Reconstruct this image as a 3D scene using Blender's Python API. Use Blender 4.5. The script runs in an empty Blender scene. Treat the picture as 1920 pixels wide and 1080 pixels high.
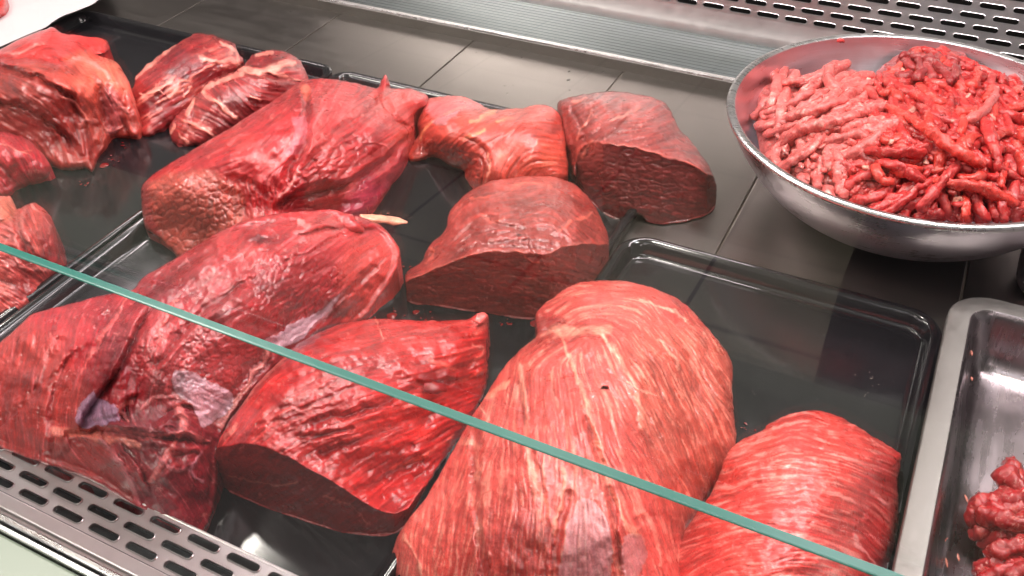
import bpy, math
import numpy as np
from mathutils import Matrix, Vector

# ------------------------------------------------------------------ basics
F, CX, CY, H = 1734.0, 960.0, 540.0, 0.54
M = np.array([[0.89407229, -0.27407647, 0.35428354],
              [0.44731995, 0.58735054, -0.67448069],
              [-0.02322935, 0.76151259, 0.64773372]])
scene = bpy.context.scene
col = scene.collection
cam_d = bpy.data.cameras.new('camera')
cam = bpy.data.objects.new('camera', cam_d)
col.objects.link(cam)
mw = Matrix([[M[i][0], M[i][1], M[i][2], 0] for i in range(3)] + [[0, 0, 0, 1]])
mw = Matrix(((M[0][0], M[0][1], M[0][2], 0), (M[1][0], M[1][1], M[1][2], 0), (M[2][0], M[2][1], M[2][2], H), (0, 0, 0, 1)))
cam.matrix_world = mw
cam_d.sensor_width = 36.0
cam_d.lens = F / 1920 * 36
cam_d.clip_start = 0.02
cam_d.clip_end = 100
cam_d.dof.use_dof = True
cam_d.dof.focus_distance = 0.86
cam_d.dof.aperture_fstop = 26.0
scene.camera = cam


def U(px, py, z):
    """point of the counter space seen at a photo pixel at height z (arrays allowed)"""
    px = np.asarray(px, float); py = np.asarray(py, float); z = np.asarray(z, float)
    px, py, z = np.broadcast_arrays(px, py, z)
    r = np.stack([px - CX, -(py - CY), np.full(px.shape, -F)], -1)
    d = r @ M.T
    t = (z - H) / d[..., 2]
    return np.stack([t * d[..., 0], t * d[..., 1], z], -1)


def wz(px, py, yline):
    """height at which the ray through the pixel meets the upright plane y = yline"""
    r = np.array([px - CX, -(py - CY), -F]); d = M @ r
    return H + d[2] * yline / d[1]


def wall(px, py, bx, by, lean=0.0):
    return wz(px, py, U(bx, by, 0.0)[1] + lean)


def tag(o, label=None, cat=None, group=None, kind=None):
    if label: o['label'] = label
    if cat: o['category'] = cat
    if group: o['group'] = group
    if kind: o['kind'] = kind
    return o


def empty(name, loc=(0, 0, 0)):
    o = bpy.data.objects.new(name, None); o.location = loc; col.objects.link(o)
    o.empty_display_size = 0.02
    return o


def mesh_obj(name, verts, faces, mat, parent=None, smooth=True, cols=None, rough=None):
    verts = np.asarray(verts, float)
    if parent is not None:
        verts = verts - np.array(parent.location)
    me = bpy.data.meshes.new(name)
    me.from_pydata(verts.tolist(), [], faces if isinstance(faces, list) else faces.tolist())
    if smooth:
        me.polygons.foreach_set('use_smooth', [True] * len(me.polygons))
    if cols is not None:
        a = me.color_attributes.new('Col', 'FLOAT_COLOR', 'POINT')
        c = np.ones((len(verts), 4)); c[:, :3] = cols
        if rough is not None: c[:, 3] = rough
        a.data.foreach_set('color', c.ravel())
    me.materials.append(mat)
    me.update()
    o = bpy.data.objects.new(name, me); col.objects.link(o)
    if parent is not None: o.parent = parent
    return o


# ------------------------------------------------------------------ noise
_TAB = {}


def vnoise(x, y, seed=0):
    if seed not in _TAB: _TAB[seed] = np.random.RandomState(seed).rand(256, 256)
    T = _TAB[seed]
    xi = np.floor(x).astype(int); yi = np.floor(y).astype(int)
    fx = x - xi; fy = y - yi
    fx = fx * fx * (3 - 2 * fx); fy = fy * fy * (3 - 2 * fy)
    a = T[yi % 256, xi % 256]; b = T[yi % 256, (xi + 1) % 256]
    c = T[(yi + 1) % 256, xi % 256]; d = T[(yi + 1) % 256, (xi + 1) % 256]
    return (a * (1 - fx) + b * fx) * (1 - fy) + (c * (1 - fx) + d * fx) * fy


def fbm(x, y, s, seed=0, n=4, g=0.5):
    """zero-mean, about -1..1"""
    v = 0; a = 1; t = 0
    for k in range(n):
        v = v + a * (vnoise(x / s + 17.3 * k, y / s + 5.1 * k, seed + k) * 2 - 1); t += a
        a *= g; s = s / 2.03
    return v / t * 1.4


def worley(x, y, s, seed=0):
    rs = np.random.RandomState(seed); J = rs.rand(128, 128, 2)
    x = x / s; y = y / s
    xi = np.floor(x).astype(int); yi = np.floor(y).astype(int)
    f1 = np.full(x.shape, 9.0); f2 = np.full(x.shape, 9.0); idn = np.zeros(x.shape)
    for dy in (-1, 0, 1):
        for dx in (-1, 0, 1):
            cx = xi + dx; cy = yi + dy
            j = J[cy % 128, cx % 128]
            d = np.hypot(cx + j[..., 0] - x, cy + j[..., 1] - y)
            near = d < f1
            f2 = np.where(near, f1, np.minimum(f2, d))
            idn = np.where(near, j[..., 0] * 7.3 % 1, idn)
            f1 = np.where(near, d, f1)
    return f1, f2, idn


def bilin(A, x, y):
    h, w = A.shape
    x = np.clip(x, 0, w - 1.001); y = np.clip(y, 0, h - 1.001)
    xi = x.astype(int); yi = y.astype(int); fx = x - xi; fy = y - yi
    return (A[yi, xi] * (1 - fx) + A[yi, xi + 1] * fx) * (1 - fy) + (A[yi + 1, xi] * (1 - fx) + A[yi + 1, xi + 1] * fx) * fy


def lic(X, Y, ang, cell, length, seed):
    """streaks that follow the direction field: white noise of CELL px averaged along the field"""
    rs = np.random.RandomState(seed)
    x0, y0 = X.min() - 60, Y.min() - 60
    N = rs.rand(int((Y.max() - y0 + 120) / cell) + 3, int((X.max() - x0 + 120) / cell) + 3)
    gx = X[0, 1] - X[0, 0]
    c, s = np.cos(ang), np.sin(ang)
    acc = bilin(N, (X - x0) / cell, (Y - y0) / cell); n = 1
    for sg in (1, -1):
        px, py = X.copy(), Y.copy()
        step = cell * 0.8
        for k in range(int(length / step)):
            cc = bilin(c, (px - X[0, 0]) / gx, (py - Y[0, 0]) / gx); ss = bilin(s, (px - X[0, 0]) / gx, (py - Y[0, 0]) / gx)
            px = px + sg * cc * step; py = py + sg * ss * step
            acc = acc + bilin(N, (px - x0) / cell, (py - y0) / cell); n += 1
    v = acc / n
    return (v - v.mean()) / (v.std() + 1e-9)


def catmull(pts, n=8, closed=True):
    P = np.asarray(pts, float); out = []
    m = len(P)
    rng = range(m) if closed else range(m - 1)
    for i in rng:
        if closed: a, b, c, d = P[(i - 1) % m], P[i], P[(i + 1) % m], P[(i + 2) % m]
        else: a, b, c, d = P[max(i - 1, 0)], P[i], P[i + 1], P[min(i + 2, m - 1)]
        for k in range(n):
            t = k / n
            out.append(0.5 * ((2 * b) + (-a + c) * t + (2 * a - 5 * b + 4 * c - d) * t * t + (-a + 3 * b - 3 * c + d) * t ** 3))
    if not closed: out.append(P[-1])
    return np.array(out)


def seg_dist(X, Y, P, closed):
    """distance to a polyline, nearest point on it, and the third coordinate there"""
    best = np.full(X.shape, 1e9); nx = np.zeros(X.shape); ny = np.zeros(X.shape); nz = np.zeros(X.shape)
    m = len(P)
    for i in range(m if closed else m - 1):
        a = P[i]; b = P[(i + 1) % m]
        dx, dy = b[0] - a[0], b[1] - a[1]
        L = dx * dx + dy * dy + 1e-9
        t = np.clip(((X - a[0]) * dx + (Y - a[1]) * dy) / L, 0, 1)
        qx = a[0] + t * dx; qy = a[1] + t * dy
        d = (X - qx) ** 2 + (Y - qy) ** 2
        k = d < best
        best = np.where(k, d, best); nx = np.where(k, qx, nx); ny = np.where(k, qy, ny)
        if P.shape[1] > 2: nz = np.where(k, a[2] + t * (b[2] - a[2]), nz)
    return np.sqrt(best), nx, ny, nz


def inside(X, Y, P):
    r = np.zeros(X.shape, bool); m = len(P)
    for i in range(m):
        x1, y1 = P[i][0], P[i][1]; x2, y2 = P[(i + 1) % m][0], P[(i + 1) % m][1]
        if y1 == y2: continue
        k = ((y1 > Y) != (y2 > Y)) & (X < (x2 - x1) * (Y - y1) / (y2 - y1) + x1)
        r ^= k
    return r


def sm(a, b, x):
    t = np.clip((x - a) / (b - a), 0, 1)
    return t * t * (3 - 2 * t)


def tps_fit(P, v, lam=0.0):
    P = np.asarray(P, float) / 100.0; n = len(P)
    d = np.hypot(P[:, None, 0] - P[None, :, 0], P[:, None, 1] - P[None, :, 1])
    K = np.where(d > 0, d * d * np.log(d + 1e-12), 0) + lam * np.eye(n)
    Q = np.hstack([np.ones((n, 1)), P])
    A = np.zeros((n + 3, n + 3)); A[:n, :n] = K; A[:n, n:] = Q; A[n:, :n] = Q.T
    w = np.linalg.solve(A, np.concatenate([v, np.zeros(3)]))
    return P, w


def tps_eval(fit, X, Y):
    P, w = fit; X = X / 100.0; Y = Y / 100.0
    out = w[-3] + w[-2] * X + w[-1] * Y
    for i in range(len(P)):
        d = (X - P[i, 0]) ** 2 + (Y - P[i, 1]) ** 2
        out = out + w[i] * 0.5 * d * np.log(d + 1e-12)
    return out


# ------------------------------------------------------------------ materials
def mat_new(name):
    m = bpy.data.materials.new(name); m.use_nodes = True
    nt = m.node_tree; b = nt.nodes['Principled BSDF']
    return m, nt, b


def N(nt, t, **kw):
    n = nt.nodes.new(t)
    for k, v in kw.items(): setattr(n, k, v)
    return n


def meat_material(name, sss=0.25, coat=1.0, bump=0.25, bscale=900, wet=260, wetb=.65):
    m, nt, b = mat_new(name); L = nt.links.new
    at = N(nt, 'ShaderNodeVertexColor'); at.layer_name = 'Col'
    geo = N(nt, 'ShaderNodeNewGeometry')
    n1 = N(nt, 'ShaderNodeTexNoise'); n1.inputs['Scale'].default_value = bscale; n1.inputs['Detail'].default_value = 3
    L(geo.outputs['Position'], n1.inputs['Vector'])
    n2 = N(nt, 'ShaderNodeTexNoise'); n2.inputs['Scale'].default_value = 70; n2.inputs['Detail'].default_value = 4
    L(geo.outputs['Position'], n2.inputs['Vector'])
    mr = N(nt, 'ShaderNodeMapRange'); mr.inputs['From Min'].default_value = .35; mr.inputs['From Max'].default_value = .65
    mr.inputs['To Min'].default_value = -.12; mr.inputs['To Max'].default_value = .16
    L(n2.outputs['Fac'], mr.inputs['Value'])
    ad = N(nt, 'ShaderNodeMath', operation='ADD', use_clamp=True)
    L(at.outputs['Alpha'], ad.inputs[0]); L(mr.outputs['Result'], ad.inputs[1])
    L(ad.outputs[0], b.inputs['Roughness'])
    bp = N(nt, 'ShaderNodeBump'); bp.inputs['Strength'].default_value = bump; bp.inputs['Distance'].default_value = 0.0006
    L(n1.outputs['Fac'], bp.inputs['Height']); L(bp.outputs['Normal'], b.inputs['Normal'])
    n3 = N(nt, 'ShaderNodeTexNoise'); n3.inputs['Scale'].default_value = wet; n3.inputs['Detail'].default_value = 3; n3.inputs['Distortion'].default_value = 1.2
    L(geo.outputs['Position'], n3.inputs['Vector'])
    cb = N(nt, 'ShaderNodeBump'); cb.inputs['Strength'].default_value = wetb; cb.inputs['Distance'].default_value = 0.0012
    L(n3.outputs['Fac'], cb.inputs['Height']); L(bp.outputs['Normal'], cb.inputs['Normal'])
    hs = N(nt, 'ShaderNodeMapRange'); hs.inputs['To Min'].default_value = .80; hs.inputs['To Max'].default_value = 1.20; hs.inputs['From Min'].default_value = .3; hs.inputs['From Max'].default_value = .7
    L(n1.outputs['Fac'], hs.inputs['Value'])
    vm = N(nt, 'ShaderNodeVectorMath', operation='SCALE'); L(at.outputs['Color'], vm.inputs[0]); L(hs.outputs['Result'], vm.inputs['Scale'])
    L(vm.outputs[0], b.inputs['Base Color'])
    b.inputs['Subsurface Weight'].default_value = sss
    b.inputs['Subsurface Radius'].default_value = (1, .35, .25)
    b.inputs['Subsurface Scale'].default_value = 0.004
    b.inputs['Coat Weight'].default_value = coat
    b.inputs['Coat Roughness'].default_value = 0.12
    L(cb.outputs['Normal'], b.inputs['Coat Normal'])
    b.inputs['Specular IOR Level'].default_value = 0.35
    return m


def steel(name, color=(.45, .44, .45), rough=.3, scale=(4, 220, 4), amt=.12, bump=.15, dirt=0.0, flat=False):
    m, nt, b = mat_new(name); L = nt.links.new
    b.inputs['Metallic'].default_value = 1.0
    geo = N(nt, 'ShaderNodeNewGeometry')
    mp = N(nt, 'ShaderNodeMapping'); mp.inputs['Scale'].default_value = scale
    L(geo.outputs['Position'], mp.inputs['Vector'])
    n1 = N(nt, 'ShaderNodeTexNoise'); n1.inputs['Scale'].default_value = 3; n1.inputs['Detail'].default_value = 5
    L(mp.outputs['Vector'], n1.inputs['Vector'])
    n2 = N(nt, 'ShaderNodeTexNoise'); n2.inputs['Scale'].default_value = 22; n2.inputs['Detail'].default_value = 5; n2.inputs['Roughness'].default_value = .65
    L(geo.outputs['Position'], n2.inputs['Vector'])
    r = N(nt, 'ShaderNodeMapRange'); r.inputs['From Min'].default_value = .3; r.inputs['From Max'].default_value = .7
    r.inputs['To Min'].default_value = rough - amt; r.inputs['To Max'].default_value = rough + amt
    mx = N(nt, 'ShaderNodeMath', operation='MULTIPLY_ADD'); mx.inputs[1].default_value = .5
    hv = N(nt, 'ShaderNodeMath', operation='MULTIPLY'); hv.inputs[1].default_value = .5
    L(n1.outputs['Fac'], mx.inputs[0]); L(n2.outputs['Fac'], hv.inputs[0]); L(hv.outputs[0], mx.inputs[2])
    L(mx.outputs[0], r.inputs['Value']); L(r.outputs['Result'], b.inputs['Roughness'])
    cr = N(nt, 'ShaderNodeMix', data_type='RGBA')
    cr.inputs['A'].default_value = (*[c * (1 - .25 - dirt) for c in color], 1); cr.inputs['B'].default_value = (*[min(1, c * 1.12) for c in color], 1)
    L(mx.outputs[0], cr.inputs['Factor']); L(cr.outputs['Result'], b.inputs['Base Color'])
    bp = N(nt, 'ShaderNodeBump'); bp.inputs['Strength'].default_value = bump; bp.inputs['Distance'].default_value = 0.0004
    L(n1.outputs['Fac'], bp.inputs['Height']); L(bp.outputs['Normal'], b.inputs['Normal'])
    return m

# ------------------------------------------------------------------ meat
FAT = np.array((.72, .42, .27)); CREAM = np.array((.80, .56, .36)); SILVER = np.array((.50, .33, .42))
SEED = [11]


class Piece:
    def __init__(s, outline, pts, puff=12, R=70, g=1.8, flow=((0, 0, 0),), zoff=0.0022, rag=1.6, lam=0.002, seed=None):
        SEED[0] += 7; s.seed = seed or SEED[0]
        P = catmull([o[:3] for o in outline], 8)
        k = np.arange(len(P))
        P[:, 0] += rag * fbm(P[:, 0], P[:, 1], 14, s.seed) ; P[:, 1] += rag * fbm(P[:, 0], P[:, 1], 14, s.seed + 3)
        s.P = P; s.g = g; s.zoff = zoff
        x0, x1 = P[:, 0].min() - 2 * g, P[:, 0].max() + 2 * g; y0, y1 = P[:, 1].min() - 2 * g, P[:, 1].max() + 2 * g
        X, Y = np.meshgrid(np.arange(x0, x1, g), np.arange(y0, y1, g))
        ins = inside(X, Y, P)
        d, nx, ny, nz = seg_dist(X, Y, P, True)
        snap = (~ins) & (d < g * 1.5)
        X = np.where(snap, nx, X); Y = np.where(snap, ny, Y); d = np.where(snap, 0, d)
        s.X, s.Y, s.ins, s.snap, s.d = X, Y, ins, snap, d
        t = np.clip(d / R, 0, 1)
        s.puffed = puff * np.sqrt(1 - (1 - t) ** 2)
        def pf(x, y):
            dd = seg_dist(np.array([[x]]), np.array([[y]]), P, True)[0][0, 0]
            return puff * math.sqrt(1 - (1 - min(1, dd / R)) ** 2)
        C = [(p[0], p[1]) for p in outline] + [(p[0], p[1]) for p in pts]
        V = [p[-1] for p in outline] + [p[2] - pf(p[0], p[1]) for p in pts]
        s.z = tps_eval(tps_fit(C, np.array(V, float), lam), X, Y) + s.puffed
        s.z = np.where(snap, nz, s.z)
        s.edge = sm(0, 16, d)                      # detail fades out at the silhouette
        # warped coordinates for organic masks
        s.Xw = X + 7 * fbm(X, Y, 38, s.seed + 31) + 2.5 * fbm(X, Y, 9, s.seed + 32)
        s.Yw = Y + 7 * fbm(X, Y, 38, s.seed + 41) + 2.5 * fbm(X, Y, 9, s.seed + 42)
        a = np.zeros(X.shape); b = np.zeros(X.shape)
        for (fx, fy, deg) in flow:
            w = 1 / ((X - fx) ** 2 + (Y - fy) ** 2 + 900.0) ** 1.5
            a = a + w * math.cos(2 * math.radians(deg)); b = b + w * math.sin(2 * math.radians(deg))
        s.ang = 0.5 * np.arctan2(b, a) + 0.22 * fbm(X, Y, 90, s.seed + 51) + 0.20 * fbm(X, Y, 34, s.seed + 52) + .12 * fbm(X, Y, 13, s.seed + 53)
        s.col = np.zeros(X.shape + (3,)); s.rough = np.full(X.shape, .38)

    def lic(s, cell, length, k=0): return lic(s.X, s.Y, s.ang, cell, length, s.seed + 60 + k)
    def n(s, size, k=0, n=4, g=.5): return fbm(s.X, s.Y, size, s.seed + 80 + k, n, g)

    def base(s, dark, mid, light, size=110, amt=1.0):
        v = s.n(size, 1, 5, .6) * amt
        dark, mid, light = map(np.array, (dark, mid, light))
        s.col = mid + sm(0, 1, v)[..., None] * (light - mid) + sm(0, 1, -v)[..., None] * (dark - mid)

    def mix(s, mask, c, amt=1.0):
        m = (np.clip(mask, 0, 1) * amt)[..., None]
        s.col = s.col * (1 - m) + np.array(c) * m

    def mul(s, f): s.col = s.col * np.maximum(f, 0)[..., None]

    def stroke(s, pts, w, vary=.5, soft=.6):
        Q = catmull([(p[0], p[1]) for p in pts], 6, False)
        d = seg_dist(s.Xw, s.Yw, Q, False)[0]
        ww = w * (1 + vary * fbm(s.X, s.Y, 40, s.seed + 99 + int(pts[0][0])))
        return 1 - sm(ww * (1 - soft), ww * (1 + soft), d)

    def poly(s, pts, soft=8):
        Q = catmull(pts, 5)
        i = inside(s.Xw, s.Yw, Q); d = seg_dist(s.Xw, s.Yw, Q, True)[0]
        return sm(-soft, soft, np.where(i, d, -d))

    def blob(s, x, y, r, ry=None, soft=.5):
        d = np.hypot((s.Xw - x) / r, (s.Yw - y) / (ry or r))
        return 1 - sm(1 - soft, 1 + soft, d)

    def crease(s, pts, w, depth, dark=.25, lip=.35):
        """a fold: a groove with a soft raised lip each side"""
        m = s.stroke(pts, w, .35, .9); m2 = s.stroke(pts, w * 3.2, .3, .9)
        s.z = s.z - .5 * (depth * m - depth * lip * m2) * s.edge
        s.mul(1 - .38 * dark * m)  # groove painted darker too: its shade is put into the colour

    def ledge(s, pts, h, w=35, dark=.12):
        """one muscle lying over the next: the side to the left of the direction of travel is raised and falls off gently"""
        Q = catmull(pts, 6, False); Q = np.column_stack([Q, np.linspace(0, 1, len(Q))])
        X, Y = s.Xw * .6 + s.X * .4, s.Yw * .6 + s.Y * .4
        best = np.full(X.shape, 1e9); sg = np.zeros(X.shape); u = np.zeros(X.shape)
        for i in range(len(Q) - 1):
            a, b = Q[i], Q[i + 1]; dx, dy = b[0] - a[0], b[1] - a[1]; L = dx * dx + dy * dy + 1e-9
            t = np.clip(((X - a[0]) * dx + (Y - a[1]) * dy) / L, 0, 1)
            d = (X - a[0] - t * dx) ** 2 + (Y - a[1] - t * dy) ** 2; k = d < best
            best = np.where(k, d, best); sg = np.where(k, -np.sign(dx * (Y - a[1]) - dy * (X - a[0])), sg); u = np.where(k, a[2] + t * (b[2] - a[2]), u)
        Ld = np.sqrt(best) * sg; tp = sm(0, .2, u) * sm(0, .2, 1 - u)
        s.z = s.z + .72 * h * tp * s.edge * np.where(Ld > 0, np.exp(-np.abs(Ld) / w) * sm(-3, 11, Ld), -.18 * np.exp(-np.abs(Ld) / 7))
        s.mul(1 - .6 * dark * tp * np.exp(-((Ld + 2) / 5) ** 2))  # shade along the foot of the step, put into the colour

    def cut(s, bottom, k=.12, x0=None, x1=None, rim=(.42, .12, .08), wob=1.2):
        """a knife-cut face standing on the tray: everything in front of it is taken away; returns the face mask"""
        bx = [b[0] for b in bottom]; by = [b[1] for b in bottom]
        B = U(s.X, np.interp(s.X, bx, by), 0.0)[..., 1] + wob / 1000 * s.n(40, 61, 3)
        r = np.stack([s.X - CX, -(s.Y - CY), np.full(s.X.shape, -F)], -1) @ M.T
        q = r[..., 1] / r[..., 2]
        zw = 1000 * (B + H * q) / (q - k)
        if x0 is not None: zw = zw + np.maximum(0, x0 - s.X) * 4
        if x1 is not None: zw = zw + np.maximum(0, s.X - x1) * 4
        top = s.z + 1.2 * s.n(22, 62, 3)
        face = sm(-.2, .9, top - zw)
        s.z = np.minimum(top, zw)
        edge = np.exp(-((top - zw) / 2.2) ** 2) * (s.d > 9)
        s.mix(edge, rim, .55); s.z = s.z + .5 * edge
        return face

    def fat(s, pts, w, c=FAT, amt=.85, h=.5, vary=.6):
        m = s.stroke(pts, w, vary, .5); m = m * (.55 + .45 * sm(-.5, .45, s.n(13, 7, 3)))
        s.mix(m, c, amt); s.z = s.z + h * m * s.edge
        s.rough = s.rough + .1 * m
        return m

    def fibre(s, amt_c=.12, amt_z=.35, cell=5, length=70, mask=1.0, k=0):
        a = s.lic(cell, length, k); b = s.lic(cell * .55, length * .5, k + 1)
        v = (a * .65 + b * .5)
        s.z = s.z + amt_z * v * s.edge * mask
        s.mul(1 + np.clip(v, -2.2, 2.5) * 1.35 * amt_c * mask)
        return v

    def marble(s, c=CREAM, thr=.9, soft=.7, cell=6, length=90, amt=.8, mask=1.0, k=5, h=.25):
        v = s.lic(cell * .8, length * .5, k) + .45 * s.n(60, k + 3, 3); br = sm(-.55, .25, s.n(26, k + 9, 3))
        m = sm(thr - soft, thr + soft, v) * mask * (.25 + .75 * br)
        s.mix(m, c, amt); s.z = s.z + h * m * s.edge
        return m

    def grain(s, mask, size=9, depth=.9, dark=.3, c=None, amt=.6, stretch=1.0, rot=0.0, light=.25):
        """bundles of muscle fibre seen end-on in a cut face"""
        if c is not None: s.mix(mask, c, amt)
        ca, sa = math.cos(rot), math.sin(rot)
        x = s.X + 3.5 * s.n(18, 11); y = s.Y + 3.5 * s.n(18, 12)
        u = (x * ca + y * sa) / stretch; w = -x * sa + y * ca
        f1, f2, i = worley(u, w, size, s.seed + 3)
        e = f2 - f1
        cell = sm(.0, .5, e)
        g1, g2, _ = worley(u + 40, w + 9, size * .45, s.seed + 4); fine = sm(0, .6, g2 - g1)
        vary = .75 + .25 * sm(-.5, .6, s.n(45, 13, 2))
        s.z = s.z + vary * depth * .62 * (1.0 * (cell - .7) + .8 * (i - .5) + .35 * (fine - .5)) * mask * s.edge
        s.mul(1 + mask * (light * .7 * (i - .5) - dark * .8 * vary * (1 - cell) + .10 * (fine - .6)))

    def lumps(s, size=26, h=1.2, k=0, mask=1.0):
        if size < 22: h = h * .6
        s.z = s.z + .75 * h * s.n(size, 20 + k, 3, .5) * mask * s.edge

    def flecks(s, c=CREAM, size=7, thr=.75, amt=.7, mask=1.0, k=0):
        v = s.n(size, 30 + k, 2) * .7 + .45 * s.n(size * 5, 34 + k, 2)
        s.mix(sm(thr, thr + .25, v) * mask, c, amt)

    def finish(s):
        """hair-fine fibre ends and pale specks all over"""
        v = np.clip(s.lic(2.2, 16, 88), -2.5, 2.5); s.mul(1 + .11 * v); s.z = s.z + .08 * v * s.edge
        lum = s.col.sum(-1, keepdims=True) / s.col.sum(-1).mean(); s.col = s.col * (.72 + .28 * np.clip(lum, .2, 1.8)) * (1 + .11 * s.n(20, 71, 4, .7) + .12 * s.n(130, 72, 2))[..., None]
        t = sm(.62, .95, fbm(s.X, s.Y, 4.5, s.seed + 95, 2) * .7 + .4 * fbm(s.X, s.Y, 30, s.seed + 96, 2)); s.mix(t, (.75, .38, .30), .35)

    def world(s):
        z = np.maximum(s.z, 0.3) / 1000.0 + s.zoff
        return U(s.X, s.Y, z)

    def build(s, name, mat, parent):
        s.finish()
        V = s.world(); keep = s.ins | s.snap
        h, w = keep.shape
        q = keep[:-1, :-1] & keep[1:, :-1] & keep[1:, 1:] & keep[:-1, 1:]
        anyin = s.ins[:-1, :-1] | s.ins[1:, :-1] | s.ins[1:, 1:] | s.ins[:-1, 1:]
        q &= anyin
        jj, ii = np.nonzero(q)
        idx = -np.ones((h, w), int)
        quads = np.stack([jj * w + ii, (jj + 1) * w + ii, (jj + 1) * w + ii + 1, jj * w + ii + 1], 1)
        used = np.unique(quads); re = -np.ones(h * w, int); re[used] = np.arange(len(used))
        quads = re[quads]
        verts = V.reshape(-1, 3)[used]; c = np.clip(s.col.reshape(-1, 3)[used] * np.array((1.08, .70, .78)), .004, .85); ro = np.clip(s.rough.ravel()[used], .06, .9)
        # boundary loop(s) -> the far side goes down to the tray
        ed = {}
        for f in quads.tolist():
            for a, b in ((f[0], f[1]), (f[1], f[2]), (f[2], f[3]), (f[3], f[0])):
                if (b, a) in ed: del ed[(b, a)]
                else: ed[(a, b)] = 1
        bv = sorted({a for e in ed for a in e}); pos = {v: i for i, v in enumerate(bv)}
        bvA = np.array(bv); nb = len(bv); base = len(verts)
        B = verts[bvA]
        cen = verts.mean(0)
        out = B[:, :2] - cen[:2]; out /= (np.linalg.norm(out, axis=1, keepdims=True) + 1e-9)
        view = B[:, :2] / np.linalg.norm(B[:, :2], axis=1, keepdims=True)
        away = np.clip((out * view).sum(1), 0, 1)[:, None]
        rings = []
        for fz, fo in ((.85, .04), (.55, .22), (.22, .24), (0, .10)):
            r = B.copy(); hz = (B[:, 2] - s.zoff)
            r[:, :2] += view * away * hz[:, None] * fo
            r[:, 2] = s.zoff * .55 + hz * fz
            rings.append(r)
        verts = np.vstack([verts] + rings)
        cb = c[bvA]; c = np.vstack([c] + [cb * k for k in (1, .95, .9, .9)]); ro = np.concatenate([ro] + [ro[bvA]] * 4)
        faces = quads.tolist()
        for (a, b) in ed:
            pa, pb = pos[a], pos[b]
            prev = (a, b)
            for k in range(4):
                na, nb_ = base + k * nb + pa, base + k * nb + pb
                faces.append([prev[1], prev[0], na, nb_]); prev = (na, nb_)
        o = mesh_obj(name, verts, faces, mat, parent, True, c, ro)
        return o

    def patch(s, name, mask, mat, parent, color, thr=.5, lift=.35, fib=.15, rough=.3):
        """a membrane or fat cap lying on the flesh: a thin skin of its own, slightly proud of the surface"""
        m = (mask > thr) & s.ins
        q = m[:-1, :-1] & m[1:, :-1] & m[1:, 1:] & m[:-1, 1:]
        if q.sum() < 4: return None
        h, w = m.shape
        jj, ii = np.nonzero(q)
        quads = np.stack([jj * w + ii, (jj + 1) * w + ii, (jj + 1) * w + ii + 1, jj * w + ii + 1], 1)
        used = np.unique(quads); re = -np.ones(h * w, int); re[used] = np.arange(len(used)); quads = re[quads]
        z = (np.maximum(s.z, .3) + (sm(thr, thr + .35, mask) * 1.4 - .25) * lift) / 1000 + s.zoff
        V = U(s.X, s.Y, z).reshape(-1, 3)[used]
        v = s.lic(4, 60, 77).ravel()[used]
        t = sm(thr, thr + .4, mask).ravel()[used][:, None]
        t = t * .75; own = np.array(color) * (1 + fib * np.clip(v, -2, 2))[:, None]
        c = s.col.reshape(-1, 3)[used] * (1 - t) + own * t
        return mesh_obj(name, V, quads, mat, parent, True, np.clip(c, .01, .85), np.full(len(used), rough))


def strip(name, pts, radii, mat, parent, color, zoff=.002, seed=5, flat=.6, ring=12):
    """a loose thread or tag of meat or fat: pts are (px, py, z_mm)"""
    Q = catmull(pts, 7, False); R = np.interp(np.linspace(0, 1, len(Q)), np.linspace(0, 1, len(radii)), radii) / 1000
    W = U(Q[:, 0], Q[:, 1], Q[:, 2] / 1000 + zoff)
    T = np.gradient(W, axis=0); T /= np.linalg.norm(T, axis=1, keepdims=True)
    up = np.array([0, 0, 1.0]); S_ = np.cross(T, up); S_ /= np.linalg.norm(S_, axis=1, keepdims=True) + 1e-9; B_ = np.cross(S_, T)
    a = np.linspace(0, 2 * np.pi, ring, endpoint=False)
    V = []; k = np.arange(len(Q))
    for i, an in enumerate(a):
        rr = R * (1 + .28 * fbm(k * 3.0 + 50, np.full(len(Q), i * 5.0), 9, seed))
        V.append(W + S_ * (math.cos(an) * rr)[:, None] + B_ * (math.sin(an) * rr * flat)[:, None])
    V = np.stack(V, 1); n = len(Q)
    V = V.reshape(-1, 3)
    F_ = [[i * ring + j, i * ring + (j + 1) % ring, (i + 1) * ring + (j + 1) % ring, (i + 1) * ring + j] for i in range(n - 1) for j in range(ring)]
    F_.append(list(range(ring))[::-1]); F_.append([(n - 1) * ring + j for j in range(ring)])
    kk = np.repeat(k, ring); jj = np.tile(np.arange(ring), n)
    c = np.array(color) * (1 + .3 * fbm(kk * 4.0, jj * 6.0, 10, seed + 9))[:, None]
    return mesh_obj(name, V, F_, mat, parent, True, np.clip(c, .01, .85), np.full(len(V), .35))


def meat_thing(name, label, cat, group, anchor):
    e = empty(name, tuple(U(anchor[0], anchor[1], 0.0))); tag(e, label, cat, group); return e


MEAT = meat_material('meat_flesh'); SKIN = meat_material('meat_membrane', sss=.1, coat=.5, bump=.12)

GRP = 'raw beef cuts laid out in the display trays'
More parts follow.
